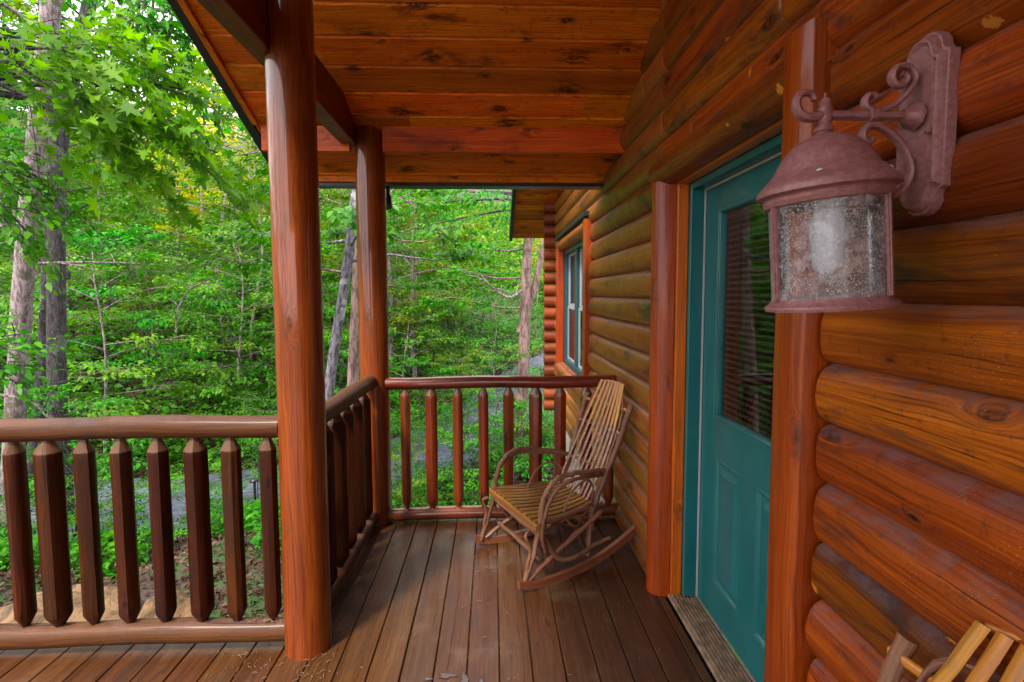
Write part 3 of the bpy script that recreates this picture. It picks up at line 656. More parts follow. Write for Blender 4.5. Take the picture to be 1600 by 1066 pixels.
# ------------------------------------------------------------------ railings
def hewn(m,cx,cy,z0,z1,r,seed,sides=9,lean=(0,0)):
    random.seed(seed); rnd=random.random(); n=sides
    rads=[r*random.uniform(.92,1.07) for _ in range(n)]; ph=random.uniform(0,6)
    tn=r*.42; Z=[z0,z0+.012,z0+.055,z0+.062]+[z0+.1+(z1-z0-.2)*i/8 for i in range(9)]+[z1-.066,z1-.058,z1-.018,z1]
    S=[.32,.40,.95,1.0]+[1+random.uniform(-.025,.025) for _ in range(9)]+[1.0,.95,.46,.42]
    rows=[]
    for z,s in zip(Z,S):
        t=(z-z0)/(z1-z0)
        rows.append([(cx+lean[0]*(t-.5)+rads[k]*s*math.cos(2*math.pi*k/n+ph),cy+lean[1]*(t-.5)+rads[k]*s*math.sin(2*math.pi*k/n+ph),z) for k in range(n)])
    m.grid(rows,Z,[2*math.pi*r*k/n for k in range(n+1)],rnd,False,True,True)
def rail(m,p0,p1,r,rnd,hand=.05,n=18,lo=0,hi=0,seed=1):
    random.seed(seed); P0,P1=Vector(p0),Vector(p1); k=int((P1-P0).length/.06)+2; ph=random.uniform(0,6)
    pts=[P0.lerp(P1,i/k)+Vector((0,0,.004*math.sin(i*.35+ph))) for i in range(k+1)]
    m.tube(pts,[r*(1+hand*.5*math.sin(i*.5+ph)+hand*.2*math.sin(i*1.3)) for i in range(k+1)],n,rnd,noise=.008,squash=.96)
def build_railing(name_label,base,rails,bals,mt,mb,mr_,sides):
    t=empty('log_railing',base)
    def fin(m,nm,mat): o=m.build(nm,mat,t,autosm=(50 if 'rail' in nm else 34)); o.location=(-base[0],-base[1],-base[2]); return o
    for nm,p0,p1,r,seed,mat in rails: m=MB(); rail(m,p0,p1,r,random.random(),seed=seed); fin(m,nm,mat)
    for i,b in enumerate(bals):
        m=MB(); hewn(m,*b,seed=i*7+sides,sides=sides); fin(m,'baluster',mb)
    tag(t,name_label,'railing')
bx=[-2.325,-2.178,-2.025,-1.885,-1.735,-1.583,-1.432,-1.276,-1.127,-.972]; br=[.05,.048,.050,.068,.050,.050,.049,.052,.046,.040]
build_railing('long front log railing left of the near post, hewn balusters over boulders',(-2.3,2.2,0),
  [('top_rail',(-3.6,2.2,.985),(-.91,2.2,.992),.049,3,W['rail']),('bottom_rail',(-3.6,2.2,.078),(-.90,2.2,.085),.050,4,W['rail'])],
  [(x,2.2,.118,.955,r*.97*math.cos(math.atan2(-x,2.2))) for x,r in zip([-3.35,-3.2,-3.05,-2.9,-2.75,-2.62,-2.47]+bx,[.05]*7+br)],None,W['bal'],None,11)
kx=[-.594,-.42,-.241,-.066,.103,.288,.456,.634,.79]; kr=[.034,.039,.034,.035,.038,.044,.042,.04,.036]
build_railing('back log railing from the corner post to the cabin wall, behind the rocking chair',(0,3.44,0),
  [('top_rail',(-.72,3.44,.955),(.868,3.44,.957),.042,5,W['railback']),('bottom_rail',(-.72,3.44,.052),(.868,3.44,.052),.044,6,W['railback'])],
  [(x,3.44,.082,.935,r) for x,r in zip(kx,kr)],None,W['balb'],None,14)
build_railing('short side log railing running away between the two log posts',(-.82,2.85,0),
  [('top_rail',(-.835,2.285,.975),(-.812,3.385,.975),.050,9,W['rail']),('bottom_rail',(-.835,2.285,.06),(-.812,3.375,.06),.045,10,W['rail'])],
  [(-.825,y,.095,.94,r) for y,r in ((2.47,.05),(2.68,.052),(2.87,.045),(3.06,.046),(3.25,.045))],None,W['bal'],None,10)
# ------------------------------------------------------------------ rocking chair (local: x = sideways, y = back, z = up)
def smooth_path(pts,k=6):
    P=[Vector(p) for p in pts]; out=[]
    for i in range(len(P)-1):
        p0=P[max(i-1,0)];p1=P[i];p2=P[i+1];p3=P[min(i+2,len(P)-1)]
        for j in range(k):
            t=j/k; out.append(.5*((2*p1)+(p2-p0)*t+(2*p0-5*p1+4*p2-p3)*t*t+(3*p1-p0-3*p2+p3)*t**3))
    out.append(P[-1]); return out
def twig(m,pts,r0,r1=None,n=9,k=6,knob=.10,seed=0):
    r1=r1 or r0; p=smooth_path(pts,k); L=len(p)
    rr=[(r0+(r1-r0)*i/(L-1))*(1.12+knob*(.5*math.sin(i*1.9+seed)+.5*random.uniform(-1,1))+(.28 if random.random()<.10 else 0)) for i in range(L)]
    p=[q+Vector((random.uniform(-1,1),random.uniform(-1,1),random.uniform(-1,1)))*r0*.17 for q in p]
    m.tube(p,rr,n,noise=.13)
def build_chair():
    random.seed(31); t=empty('rocking_chair')
    def part(m,nm,mat,a=50): return m.build(nm,mat,t,autosm=a)
    for s in (1,-1):
        # bent flat runner
        m=MB(); pts=[]; N=22
        rows=[];us=[]
        for i in range(N+1):
            u=i/N; y=-.03+.88*u; z=.020+.17*max(0,(u-.30)/.70)**2+.06*max(0,(.22-u)/.22)**2*.6
            x=s*(.283-.05*u); sl=.34*max(0,(u-.3)/.7)
            hw,hh=.013,.021
            rows.append([(x-hw,y+hh*sl,z-hh),(x+hw,y+hh*sl,z-hh),(x+hw,y-hh*sl,z+hh),(x-hw,y-hh*sl,z+hh)]); us.append(y)
        m.grid(rows,us,[0,.026,.068,.094,.136],random.random(),False,True,True); part(m,'runner',W['runner'])
        # front leg sweeping up to become the arm, a second bent rod beside it
        m=MB(); F=s*.275
        twig(m,[(F,.01,.04),(F,.055,.17),(F,.10,.33),(F,.115,.43),(F*.99,.15,.51),(F*.97,.215,.565),(F*.93,.30,.575),(F*.85,.42,.56),(s*.175,.60,.52)],.0135,.012,seed=1)
        twig(m,[(F+s*.024,.12,.20),(F+s*.024,.10,.30),(F+s*.024,.13,.42),(F+s*.022,.165,.49),(F+s*.018,.235,.54),(F*.95+s*.018,.32,.55),(F*.86+s*.012,.44,.535),(s*.205,.56,.51)],.010,.009,seed=2)
        part(m,'armrest',W['twig'])
        m=MB(); twig(m,[(F*.99,.03,.05),(F,.03,.14),(F,.045,.22),(F*.98,.02,.29),(F*.94,.05,.31)],.009,.008,seed=4)
        twig(m,[(F,.10,.31),(F*1.01,.15,.22),(F*1.0,.22,.13),(F*.97,.33,.105),(s*.235,.48,.12),(s*.225,.60,.135)],.0125,.010,seed=5)
        part(m,'front_leg',W['twig'])
        m=MB(); twig(m,[(s*.27,.035,.055),(s*.25,.25,.17),(s*.215,.55,.30)],.012,.011,seed=6); part(m,'side_brace',W['twig'])
        # rear leg and back post
        m=MB(); twig(m,[(s*.215,.455,.06),(s*.185,.49,.19),(s*.168,.53,.32),(s*.190,.60,.50),(s*.208,.68,.70),(s*.214,.755,.90)],.0165,.0145,k=5,seed=7,knob=.14); part(m,'back_post',W['twig'])
        # thin looped rods of the back and seat side
        m=MB(); twig(m,[(s*.165,.45,.22),(s*.20,.36,.25),(s*.205,.30,.34),(s*.20,.36,.45),(s*.185,.46,.49),(s*.16,.53,.42),(s*.15,.50,.30),(s*.17,.42,.24)],.0055,seed=8,n=7)
        twig(m,[(s*.155,.54,.36),(s*.175,.63,.60),(s*.172,.71,.78),(s*.155,.745,.88),(s*.125,.76,.92),(s*.09,.77,.93)],.0055,seed=9,n=7)
        twig(m,[(s*.20,.44,.30),(s*.17,.30,.27),(s*.17,.50,.21),(s*.15,.60,.33)],.0055,seed=10,n=7)
        part(m,'bent_hoop',W['twig'])
    m=MB(); twig(m,[(-.26,.12,.13),(0,.12,.14),(.26,.12,.13)],.011); twig(m,[(-.2,.50,.20),(0,.50,.205),(.2,.50,.20)],.013); twig(m,[(-.19,.42,.27),(0,.42,.275),(.19,.42,.27)],.012); twig(m,[(-.28,.095,.295),(0,.09,.298),(.28,.095,.295)],.016)
    part(m,'stretcher',W['twig'])
    # seat: rails and slats running front to back, fanning to the wide front edge
    m=MB(); m.box(-.292,.292,.070,.098,.312,.350,'x',bev=.007)
    st=part(m,'seat',W['slat'],30)
    m=MB(); n=11
    for i in range(n):
        u=(i-(n-1)/2)/((n-1)/2); rows=[];us=[]; rnd=random.random()
        for k in range(9):
            v=k/8; y=.075+.42*v; x=u*(.262-.075*v); z=.362-.030*math.sin(v*2.6)+.012*v; hw=.0165-.004*v
            rows.append([(x-hw,y,z-.005),(x+hw,y,z-.005),(x+hw,y,z+.003),(x+hw*.5,y,z+.006),(x-hw*.5,y,z+.006),(x-hw,y,z+.003)]); us.append(y)
        m.grid(rows,us,[0,.04,.05,.06,.08,.09,.1],rnd,True,True,True)
    m.build('seat_slats',W['slat'],st,autosm=40)
    m=MB(); m.box(-.225,.225,.455,.477,.318,.348,'x',bev=.005); twig(m,[(-.29,.08,.345),(-.255,.25,.345),(-.21,.46,.345)],.010); twig(m,[(.29,.08,.345),(.255,.25,.345),(.21,.46,.345)],.010); m.build('seat_rail',W['twig'],st)
    # back: fan of rods held by three cross bars
    bk=MB(); n=8
    for i in range(n):
        u=(i-(n-1)/2)/((n-1)/2); rows=[];us=[]; rnd=random.random()
        for k in range(17):
            v=k/16; z=.335+.665*v; 
            y=.475+.31*v+.018*math.sin(v*3.1)-.035*math.sin(v*math.pi)*0
            wd=.105-.030*math.sin(min(v/.55,1)*math.pi/2)+.030*max(0,(v-.5)/.5) if v<.5 else .075+.028*math.sin((v-.5)/.5*math.pi/2)
            x=u*(.150+.030*math.sin(v*math.pi)-.047*v); x+=random.uniform(-.0012,.0012)
            y+=-.018*(1-u*u)*(-1)  # dished
            hw=.0090+.0042*v; t_=.0062
            rows.append([(x+hw*math.cos(a),y+t_*math.sin(a)*.9,z+t_*math.sin(a)*-.4) for a in [2*math.pi*j/8 for j in range(8)]]); us.append(z)
        bk.grid(rows,us,[.008*j for j in range(9)],rnd,True,True,True)
    b=part(bk,'backrest',W['slatback'],50)
    for z,hw in ((.52,.19),(.735,.225),(.865,.23)):
        m=MB(); v=(z-.335)/.685; y=.475+.31*v+.018*math.sin(v*3.1)+.022; 
        m.tube([(-hw,y-.012,z),(-hw*.4,y+.010,z-.002),(hw*.4,y+.010,z-.002),(hw,y-.012,z)],.011,8,noise=.03,squash=.7); m.build('cross_bar',W['slatback'],b)
    m=MB(); twig(m,[(-.108,.80,.992),(-.05,.812,.998),(.05,.812,.998),(.108,.80,.992)],.006,n=7)
    m.build('top_rod',W['slatback'],b)
    return t
ch=build_chair(); cb=math.atan2(.905,.425)  # local +y -> world (.905,.425)
ch.location=(.031,2.81,0); ch.rotation_euler=(0,0,-cb)
tag(ch,'bent twig rocking chair on the deck beside the back railing','rocking chair','twig rocking chairs along the cabin wall')
c2=copy_tree(ch); c2.location=(.03,.655,0); c2.rotation_euler=(0,0,R(-88))
c2['label']='twig rocking chair below the wall lantern, only its top showing at the frame edge'
# ------------------------------------------------------------------ wall lantern
def spiral(c,ax,r0,r1,a0,a1,n=26):
    return [(c[0]+ (r0+(r1-r0)*i/n)*math.cos(R(a0+(a1-a0)*i/n)),c[1],c[2]+(r0+(r1-r0)*i/n)*math.sin(R(a0+(a1-a0)*i/n))) for i in range(n+1)]
def build_lantern():
    random.seed(5); Ly=.972; PX=.832; t=empty('wall_lantern',(PX,Ly,1.86)); mt=W['metal']
    def fin(m,nm,mat,par=None,a=40): 
        o=m.build(nm,mat,par or t,autosm=a)
        if par is None: o.location=(-PX,-Ly,-1.86)
        return o
    # back plate: stepped polygon, extruded toward -X
    def plate(hw,sc):
        top=[(hw,.122),(hw*.80,.127),(hw*.70,.135),(hw*.66,.146),(hw*.50,.160),(hw*.27,.168),(0,.170)]
        half=[(a,b) for a,b in top]; right=half+[(-a,b) for a,b in half[-2::-1]]; bot=[(-a,-b*1.0) for a,b in right]
        pts=right+bot; return [(a*sc,b*(1-(1-sc)*.5)) for a,b in pts]
    m=MB(); rings=[]
    for x,sc in ((PX+.01,1.0),(PX-.006,1.0),(PX-.009,.985),(PX-.010,.93),(PX-.016,.91),(PX-.024,.84),(PX-.025,.78),(PX-.019,.70)):
        rings.append([(x,Ly+a,1.868+b) for a,b in plate(.052,sc)])
    m.grid(rings,[.01*i for i in range(len(rings))],[.01*i for i in range(len(rings[0])+1)],.5,False,True,True); fin(m,'back_plate',mt,a=25)
    ax=.630; az=1.886
    m=MB()
    m.tube([(PX-.025,Ly,az),(PX-.034,Ly,az),(PX-.046,Ly,az),(PX-.052,Ly,az)],[.026,.025,.014,.012],8)
    m.tube([(PX-.05,Ly,az),(ax,Ly,az)],.0095,6)
    for dy in(-.035,.035): m.tube([(PX-.024,Ly+dy*.9,1.868-.02),(PX-.034,Ly+dy*.9,1.868-.02)],[.005,.003],10)
    m.tube([(ax+.085,Ly,az),(ax+.098,Ly,az)],.0145,6)
    fin(m,'arm',mt)
    m=MB()
    # front curl beyond the hub
    cp=[(ax,Ly,az),(ax-.018,Ly,az-.004)]+[p for p in spiral((ax-.033,Ly,az+.024),0,.029,.012,-80,-345)]
    m.tube(cp,[.0095]*3+[.0095-.004*i/(len(cp)-4) for i in range(len(cp)-3)],8,squash=1.25)
    # upper S scroll
    s1=spiral((ax+.095,Ly,az+.026),0,.008,.020,-30,-250+0,16)[::1]
    s1=[p for p in spiral((ax+.092,Ly,az+.028),0,.008,.019,60,250,14)]
    mid=[(ax+.100,Ly,az+.0095),(ax+.128,Ly,az+.016),(ax+.152,Ly,az+.036)]
    s2=[p for p in spiral((ax+.145,Ly,az+.070),0,.028,.007,-40,430,30)]
    m.tube(smooth_path([s1[0]]+s1[3::3]+mid+s2[2::3],4),.0062,8,squash=1.5)
    # lower C scroll
    l1=[p for p in spiral((ax+.088,Ly,az-.038),0,.006,.020,-160,-280+0,14)]
    l1=[p for p in spiral((ax+.090,Ly,az-.040),0,.006,.022,300,90,18)]
    midl=[(ax+.112,Ly,az-.022),(ax+.150,Ly,az-.052),(ax+.172,Ly,az-.100),(ax+.158,Ly,az-.140),(ax+.134,Ly,az-.150)]
    m.tube(smooth_path([l1[0]]+l1[3::3]+midl,4),.0065,8,squash=1.5)
    fin(m,'scrollwork',mt)
    # hub and finial
    m=MB(); c=(ax,Ly,az)
    m.lathe([(0,.042),(.0025,.040),(.0025,.032),(.009,.029),(.012,.022),(.010,.016),(.0125,.012),(.013,-.010),(.010,-.016),(.012,-.020),(.016,-.024),(.017,-.029),(.013,-.033),(.016,-.036),(.014,-.040),(.010,-.046)],24,ctr=c); fin(m,'finial',mt)
    # lantern head hangs slightly askew
    hd=empty('lantern_head',(ax-PX,0,az-.040-1.86)); hd.parent=t; hd.rotation_euler=(0,R(-4.2),0); hd.scale=(1.03,1.03,1.03)
    def h(m,nm,mat,a=35): return m.build(nm,mat,hd,autosm=a)
    m=MB(); m.lathe([(.0,.004),(.018,.003),(.034,-.002),(.052,-.012),(.066,-.026),(.078,-.044),(.086,-.060),(.090,-.066),(.093,-.067),(.098,-.074),(.103,-.079),(.1045,-.0795),(.1075,-.083),(.113,-.088),(.116,-.095),(.116,-.101),(.111,-.104),(.106,-.105),(.104,-.108),(.106,-.114),(.103,-.122),(.097,-.124),(.080,-.118),(.0,-.110)],64); h(m,'hood',mt)
    for a in (-38,-128,142,52):
        m=MB(); m.lathe([(.0,.0035),(.003,.003),(.0052,.001),(.0055,-.002)],12,ctr=(.097*math.cos(R(a)),.097*math.sin(R(a)),-.0735)); h(m,'hood_screw',W['strip'])
    G0,G1=-.122,-.304
    m=MB(); m.lathe([(.0,G1-.012),(.095,G1-.012),(.1085,G1-.012),(.110,G1-.007),(.108,G1-.003),(.104,G1-.001),(.100,G1+.004),(.096,G1+.010),(.090,G1+.010),(.0,G1+.006)],64); h(m,'base_ring',mt)
    for a in (-58,62,180):
        m=MB(); ca,sa=math.cos(R(a)),math.sin(R(a)); 
        def q(rad,tan,z): return (rad*ca-tan*sa,rad*sa+tan*ca,z)
        rows=[[q(r,tn,z) for r,tn in ((.093,-.0055),(.101,-.0055),(.1015,-.003),(.104,-.003),(.104,.003),(.1015,.003),(.101,.0055),(.093,.0055))] for z in (G1+.008,G0+.002)]
        m.grid(rows,[0,.2],[.01*i for i in range(9)],.5,False,True,True); h(m,'upright',mt)
    m=MB(); m.lathe([(.0965,G1+.008),(.0965,G0)],72); h(m,'glass_cylinder',W['seed'])
    m=MB(); m.lathe([(.0,-.13),(.018,-.132),(.026,-.145),(.029,-.165),(.0285,-.19),(.026,-.215),(.027,-.232),(.021,-.245),(.013,-.252),(0,-.256)],24); b=h(m,'bulb',W['bulb'])
    m=MB(); m.tube([(0,0,-.118),(0,0,-.152)],.012,12); h(m,'socket',W['strip'])
    tag(t,'mauve bronze wall lantern with seeded glass and scroll arm on the log wall','wall lantern')
build_lantern()
# ------------------------------------------------------------------ puddle, debris on the deck
def blob(name,pts,z,mat,label,cat):
    random.seed(len(pts)+3); m=MB()
    for cx,cy,rx,ry in pts:
        n=26; ph=random.uniform(0,6); ring=[(cx+rx*(1+.25*math.sin(3*a+ph)+.18*math.sin(5*a+ph*2)+.10*math.sin(9*a))*math.cos(a),cy+ry*(1+.25*math.sin(3*a+ph)+.18*math.sin(5*a+ph*2))*math.sin(a),z) for a in [2*math.pi*k/n for k in range(n)]]
        inner=[(cx+(x-cx)*.88,cy+(y-cy)*.88,z+.0006) for x,y,_ in ring]
        m.grid([ring,inner],[0,.01],[0.0]*(n+1),.5,False,True); m.add(inner,[tuple(range(n))],None,.5,False)
    o=m.build(name,mat); tag(o,label,cat)
blob('puddle',[(-.195,1.99,.036,.014)],.0022,W['water'],'widest shiny splash of water on the deck boards near the camera','puddle')
blob('puddle',[(-.122,1.965,.014,.034)],.0022,W['water'],'upright splash of water just right of the widest splash','puddle')
blob('puddle',[(-.055,1.955,.008,.013)],.0022,W['water'],'tiny drop of water rightmost of the splashes on the deck','puddle')
blob('puddle',[(-.27,1.975,.018,.008)],.0022,W['water'],'small flat splash of water just left of the widest splash','puddle')
def debris():
    random.seed(77); m=MB()
    def bit(x,y,L,z=.004):
        a=random.uniform(0,6.3); b=a+random.uniform(-1.2,1.2); p=Vector((x,y,z)); q=p+Vector((math.cos(a)*L,math.sin(a)*L,random.uniform(0,.004))); s=q+Vector((math.cos(b)*L*.7,math.sin(b)*L*.7,0)); m.tube([p,q,s],[.0012,.001,.0006],5)
    for _ in range(70): bit(random.uniform(-.75,.75),random.uniform(1.6,3.35),random.uniform(.004,.018))
    for _ in range(40): bit(random.gauss(-1.02,.10),random.gauss(2.12,.05),random.uniform(.006,.02))
    for _ in range(40): bit(random.gauss(-.99,.05),random.gauss(2.19,.02),random.uniform(.005,.018),.137)
    for _ in range(60): bit(random.gauss(-.75,.05),random.gauss(2.0,.12),random.uniform(.005,.02))
    for _ in range(40):
        x,y=random.uniform(-.7,.6),random.uniform(1.7,3.3); r=random.uniform(.003,.007); a=random.uniform(0,6)
        m.add([(x+r*math.cos(a+k*1.57)*(1 if k%2 else .5),y+r*math.sin(a+k*1.57)*(1 if k%2 else .5),.004+.002*(k%2)) for k in range(4)],[(0,1,2,3)])
    o=m.build('dry_needles',simple('dry_needle',(.20,.125,.07),.8)); tag(o,'scattered dry needles and bits of leaf on the deck','plant litter',kind='stuff')
debris()
# ------------------------------------------------------------------ foliage
LOBED=[(0,0),(.06,.12),(.30,.04),(.14,.26),(.52,.30),(.17,.44),(.42,.72),(.12,.62),(.14,.84),(0,1.0),(-.14,.84),(-.12,.62),(-.42,.72),(-.17,.44),(-.52,.30),(-.14,.26),(-.30,.04),(-.06,.12)]
OVAL=[(0,0),(.26,.32),(.22,.68),(0,1.0),(-.22,.68),(-.26,.32)]
DIAM=[(0,0),(.33,.5),(0,1.0),(-.33,.5)]
def leaf_mesh(name,P,D,N,S,shape,mat,rnd=None,parent=None,curl=.12):
    """P base points, D directions, N normals, S sizes (numpy)"""
    P=np.asarray(P,float);D=np.asarray(D,float);N=np.asarray(N,float);S=np.asarray(S,float); n=len(P)
    D/= np.linalg.norm(D,axis=1,keepdims=True)+1e-9
    A=np.cross(D,N); A/=np.linalg.norm(A,axis=1,keepdims=True)+1e-9; U=np.cross(A,D)
    sh=np.array(shape); k=len(sh)
    V=P[:,None,:]+S[:,None,None]*(sh[None,:,0,None]*A[:,None,:]+sh[None,:,1,None]*D[:,None,:]+(np.abs(sh[None,:,0,None])*.5-curl*2*sh[None,:,1,None]**2)*U[:,None,:])
    me=bpy.data.meshes.new(name); me.vertices.add(n*k); me.vertices.foreach_set('co',V.astype(np.float32).ravel())
    me.loops.add(n*k); me.loops.foreach_set('vertex_index',np.arange(n*k,dtype=np.int32))
    me.polygons.add(n); me.polygons.foreach_set('loop_start',np.arange(0,n*k,k,dtype=np.int32))
    at=me.attributes.new('rnd','FLOAT','FACE'); at.data.foreach_set('value',(rng.random(n) if rnd is None else rnd).astype(np.float32))
    me.materials.append(mat); me.update(calc_edges=True); me.validate()
    o=bpy.data.objects.new(name,me); C.objects.link(o)
    if parent is not None: o.parent=parent
    return o
def unit(v): return v/(np.linalg.norm(v)+1e-9)
class Tree:
    def __init__(s): s.P=[];s.D=[];s.N=[];s.S=[];s.mb=MB()
    def spray(s,p,d,L,leafs,size,droop=.25,wid=.5,th=.006,flat=.35):
        """a leafy branch: a main axis with side twigs, leaves lying roughly level"""
        d=unit(np.array(d,float)); p=np.array(p,float)
        side=unit(np.cross(d,[0,0,1.])+1e-6); t=np.sort(rng.random(leafs)**.8)
        sgn=rng.choice([-1,1],leafs); off=rng.random(leafs)*wid*L*(1-.72*t)
        base=p+np.outer(t*L,d)+np.outer(sgn*off,side)+np.outer(off*.55,d); base[:,2]+=-droop*L*t**2-.25*off*off/max(L,.1)+rng.normal(0,.035*L+.015,leafs)
        dr=np.outer(np.ones(leafs),d)*.8+np.outer(sgn*(.9*rng.random(leafs)),side)+rng.normal(0,.3,(leafs,3)); dr[:,2]-=.35
        nn=np.tile([0,0,1.],(leafs,1))+rng.normal(0,flat,(leafs,3))
        s.P.append(base);s.D.append(dr);s.N.append(nn);s.S.append(size*rng.uniform(.55,1.25,leafs))
        if th>0:
            q=[tuple(p+d*L*u-np.array([0,0,droop*L*u*u])) for u in (0,.33,.66,1)]; s.mb.tube(q,[th,th*.8,th*.5,th*.25],4,caps=False)
            for _ in range(3):
                u=rng.uniform(.15,.75); a=p+d*L*u-np.array([0,0,droop*L*u*u]); g=rng.choice([-1,1]); e=a+side*g*wid*L*(1-.7*u)*.8+d*.4*wid*L; s.mb.tube([tuple(a),tuple((a+e)/2+np.array([0,0,.02])),tuple(e)],[th*.5,th*.4,th*.2],3,caps=False)
    def finish(s,name,label,cat,leafm,bark,shape,group=None,crown='crown',trunkname='trunk',extra=None):
        t=empty(name); 
        s.mb.build(trunkname,bark,t)
        leaf_mesh(crown,np.concatenate(s.P),np.concatenate(s.D),np.concatenate(s.N),np.concatenate(s.S),shape,leafm,parent=t)
        tag(t,label,cat,group); return t
def trunk_path(base,top,r0,r1,mb,wob=.12,n=14,sides=12,seed=0):
    r=np.random.default_rng(seed); b=np.array(base,float);e=np.array(top,float); pts=[]
    ph=r.uniform(0,6,4)
    for i in range(n+1):
        u=i/n; q=b+(e-b)*u; q[0]+=wob*math.sin(u*5+ph[0])*(u*(1.2-u))*2; q[1]+=wob*math.sin(u*4+ph[1])*u; pts.append(tuple(q))
    mb.tube(pts,[ (r0+(r1-r0)*(i/n)**.8)*(1.25 if i==0 else 1) for i in range(n+1)],sides,noise=.05); return pts
def forest_tree(seed,H,crown0,spread,nl,leafper,size,shape,leafm,bark,name,r0=.14,lean=(0,0),group=None,flat=.35):
    """tree at the origin; limbs start at height crown0"""
    global rng; rng=np.random.default_rng(seed); random.seed(seed); T=Tree()
    pts=trunk_path((0,0,-.6),(lean[0],lean[1],H*.95),r0,r0*.2,T.mb,wob=.25,seed=seed)
    for i in range(nl):
        u=crown0/H+(1-crown0/H)*((i+rng.random())/nl)**.9; k=u*(len(pts)-1); a=np.array(pts[int(min(k,len(pts)-2))]);b=np.array(pts[int(min(k,len(pts)-2))+1]); p=a+(b-a)*(k-int(min(k,len(pts)-2)))
        az=i*2.4+rng.uniform(-.5,.5); prof=math.sin(math.pi*min(1,max(.12,(u-crown0/H)/(1-crown0/H)*.86+.14)))**.6
        L=spread*prof*rng.uniform(.7,1.15); el=rng.uniform(.05,.45)+.5*(u-.5)
        d=np.array([math.cos(az)*math.cos(el),math.sin(az)*math.cos(el),math.sin(el)])
        lp=[tuple(p+d*L*v+np.array([0,0,-.12*L*v*v])) for v in (0,.3,.6,1)]; T.mb.tube(lp,[r0*.32*(1-u*.5),r0*.22,r0*.12,r0*.04],5,caps=False)
        ns=max(3,int(L/ .42))
        for j in range(ns):
            v=.25+.75*(j+rng.random())/ns; q=p+d*L*v+np.array([0,0,-.12*L*v*v]); sg=-1 if j%2 else 1
            sd=unit(d+sg*rng.uniform(.5,1.3)*unit(np.cross(d,[0,0,1.]))+np.array([0,0,rng.uniform(-.15,.45)])); T.spray(q,sd,L*rng.uniform(.28,.5)*(1.15-v*.4)+.25,int(leafper*rng.uniform(.6,1.3)),size,flat=flat)
    return T.finish(name,None,'tree',leafm,bark,shape,group)
GRP='forest trees beyond the porch'
def place(src,x,y,s,rz,label,cat='tree',group=GRP,first=False,dz=0):
    o=src if first else copy_tree(src)
    o.location=(x,y,float(gz(x,y))+dz); o.rotation_euler=(0,0,rz); o.scale=(s,s,s); o['label']=label; o['category']=cat; o['group']=group; return o
# protos
big=[forest_tree(101,13,3.0,3.6,26,62,.165,DIAM,W['leaf'],W['barkdark'],'broadleaf_tree',.17),
     forest_tree(102,12,2.2,3.2,26,62,.16,DIAM,W['leafy'],W['barkpale'],'broadleaf_tree',.13,(.6,.2)),
     forest_tree(103,10,1.6,3.0,24,64,.155,DIAM,W['leafb'],W['barkred'],'broadleaf_tree',.11,(-.4,.3))]
big.append(forest_tree(104,12,2.4,3.4,26,60,.17,DIAM,W['sunny'],W['barkpale'],'broadleaf_tree',.13))
under=[forest_tree(201,3.4,.7,1.9,17,60,.10,OVAL,W['leafb'],W['barkdark'],'understory_tree',.035,flat=.22),
       forest_tree(202,3.0,.5,1.7,16,60,.10,OVAL,W['leaf'],W['barkpale'],'understory_tree',.03,flat=.25),
       forest_tree(203,4.2,1.0,2.0,18,60,.10,OVAL,W['leafy'],W['barkpale'],'understory_tree',.04,flat=.3)]
used=set()
LB=['dark green forest tree far behind the porch','yellow green forest tree far behind the porch','bright green forest tree far behind the porch','tree with golden sunlight painted into its leaves high behind the porch roof edge']
def put(lst,i,x,y,s,label,cat,grp):
    f=id(lst[i]) not in used; used.add(id(lst[i])); place(lst[i],x,y,s,rng.uniform(0,6.28),label,cat,grp,first=f)
rng=np.random.default_rng(55)
BT=[]
# rows of forest trees: (ratio x/y in view, depth)
for dep,n,sc in ((15,7,.62),(20,8,.8),(27,9,.95),(36,10,1.15),(48,11,1.4)):
    for i in range(n):
        rt=-1.12+1.32*(i+rng.uniform(.15,.85))/n; y=dep*rng.uniform(.9,1.12); x=rt*y
        if road_d(x,y)<1.8: x-=2.6
        if rt>-.13 and (dep>=36 or (dep>15 and i%2)): continue
        if rt>-.13: sc2=sc*(.42 if dep>15 else .34)
        else: sc2=sc
        if -.76<rt<-.48 and dep<25: sc2*=.48
        k=int(rng.integers(0,3)); 
        if rt<-.3 and dep>=27 and rng.random()<.6: k=1
        if -.72<rt<-.40 and dep>=27: k=3
        if -.78<rt<-.56 and dep>=27: sc2*=.5
        if rt>-.13 and dep>=20: k=3
        put(big,k,x,y,sc2*rng.uniform(.85,1.15),LB[k],'tree',GRP)
UL=['bright green understory tree with layered leaves','mid green understory shrub tree with layered leaves','pale yellow green understory tree with thin stems']
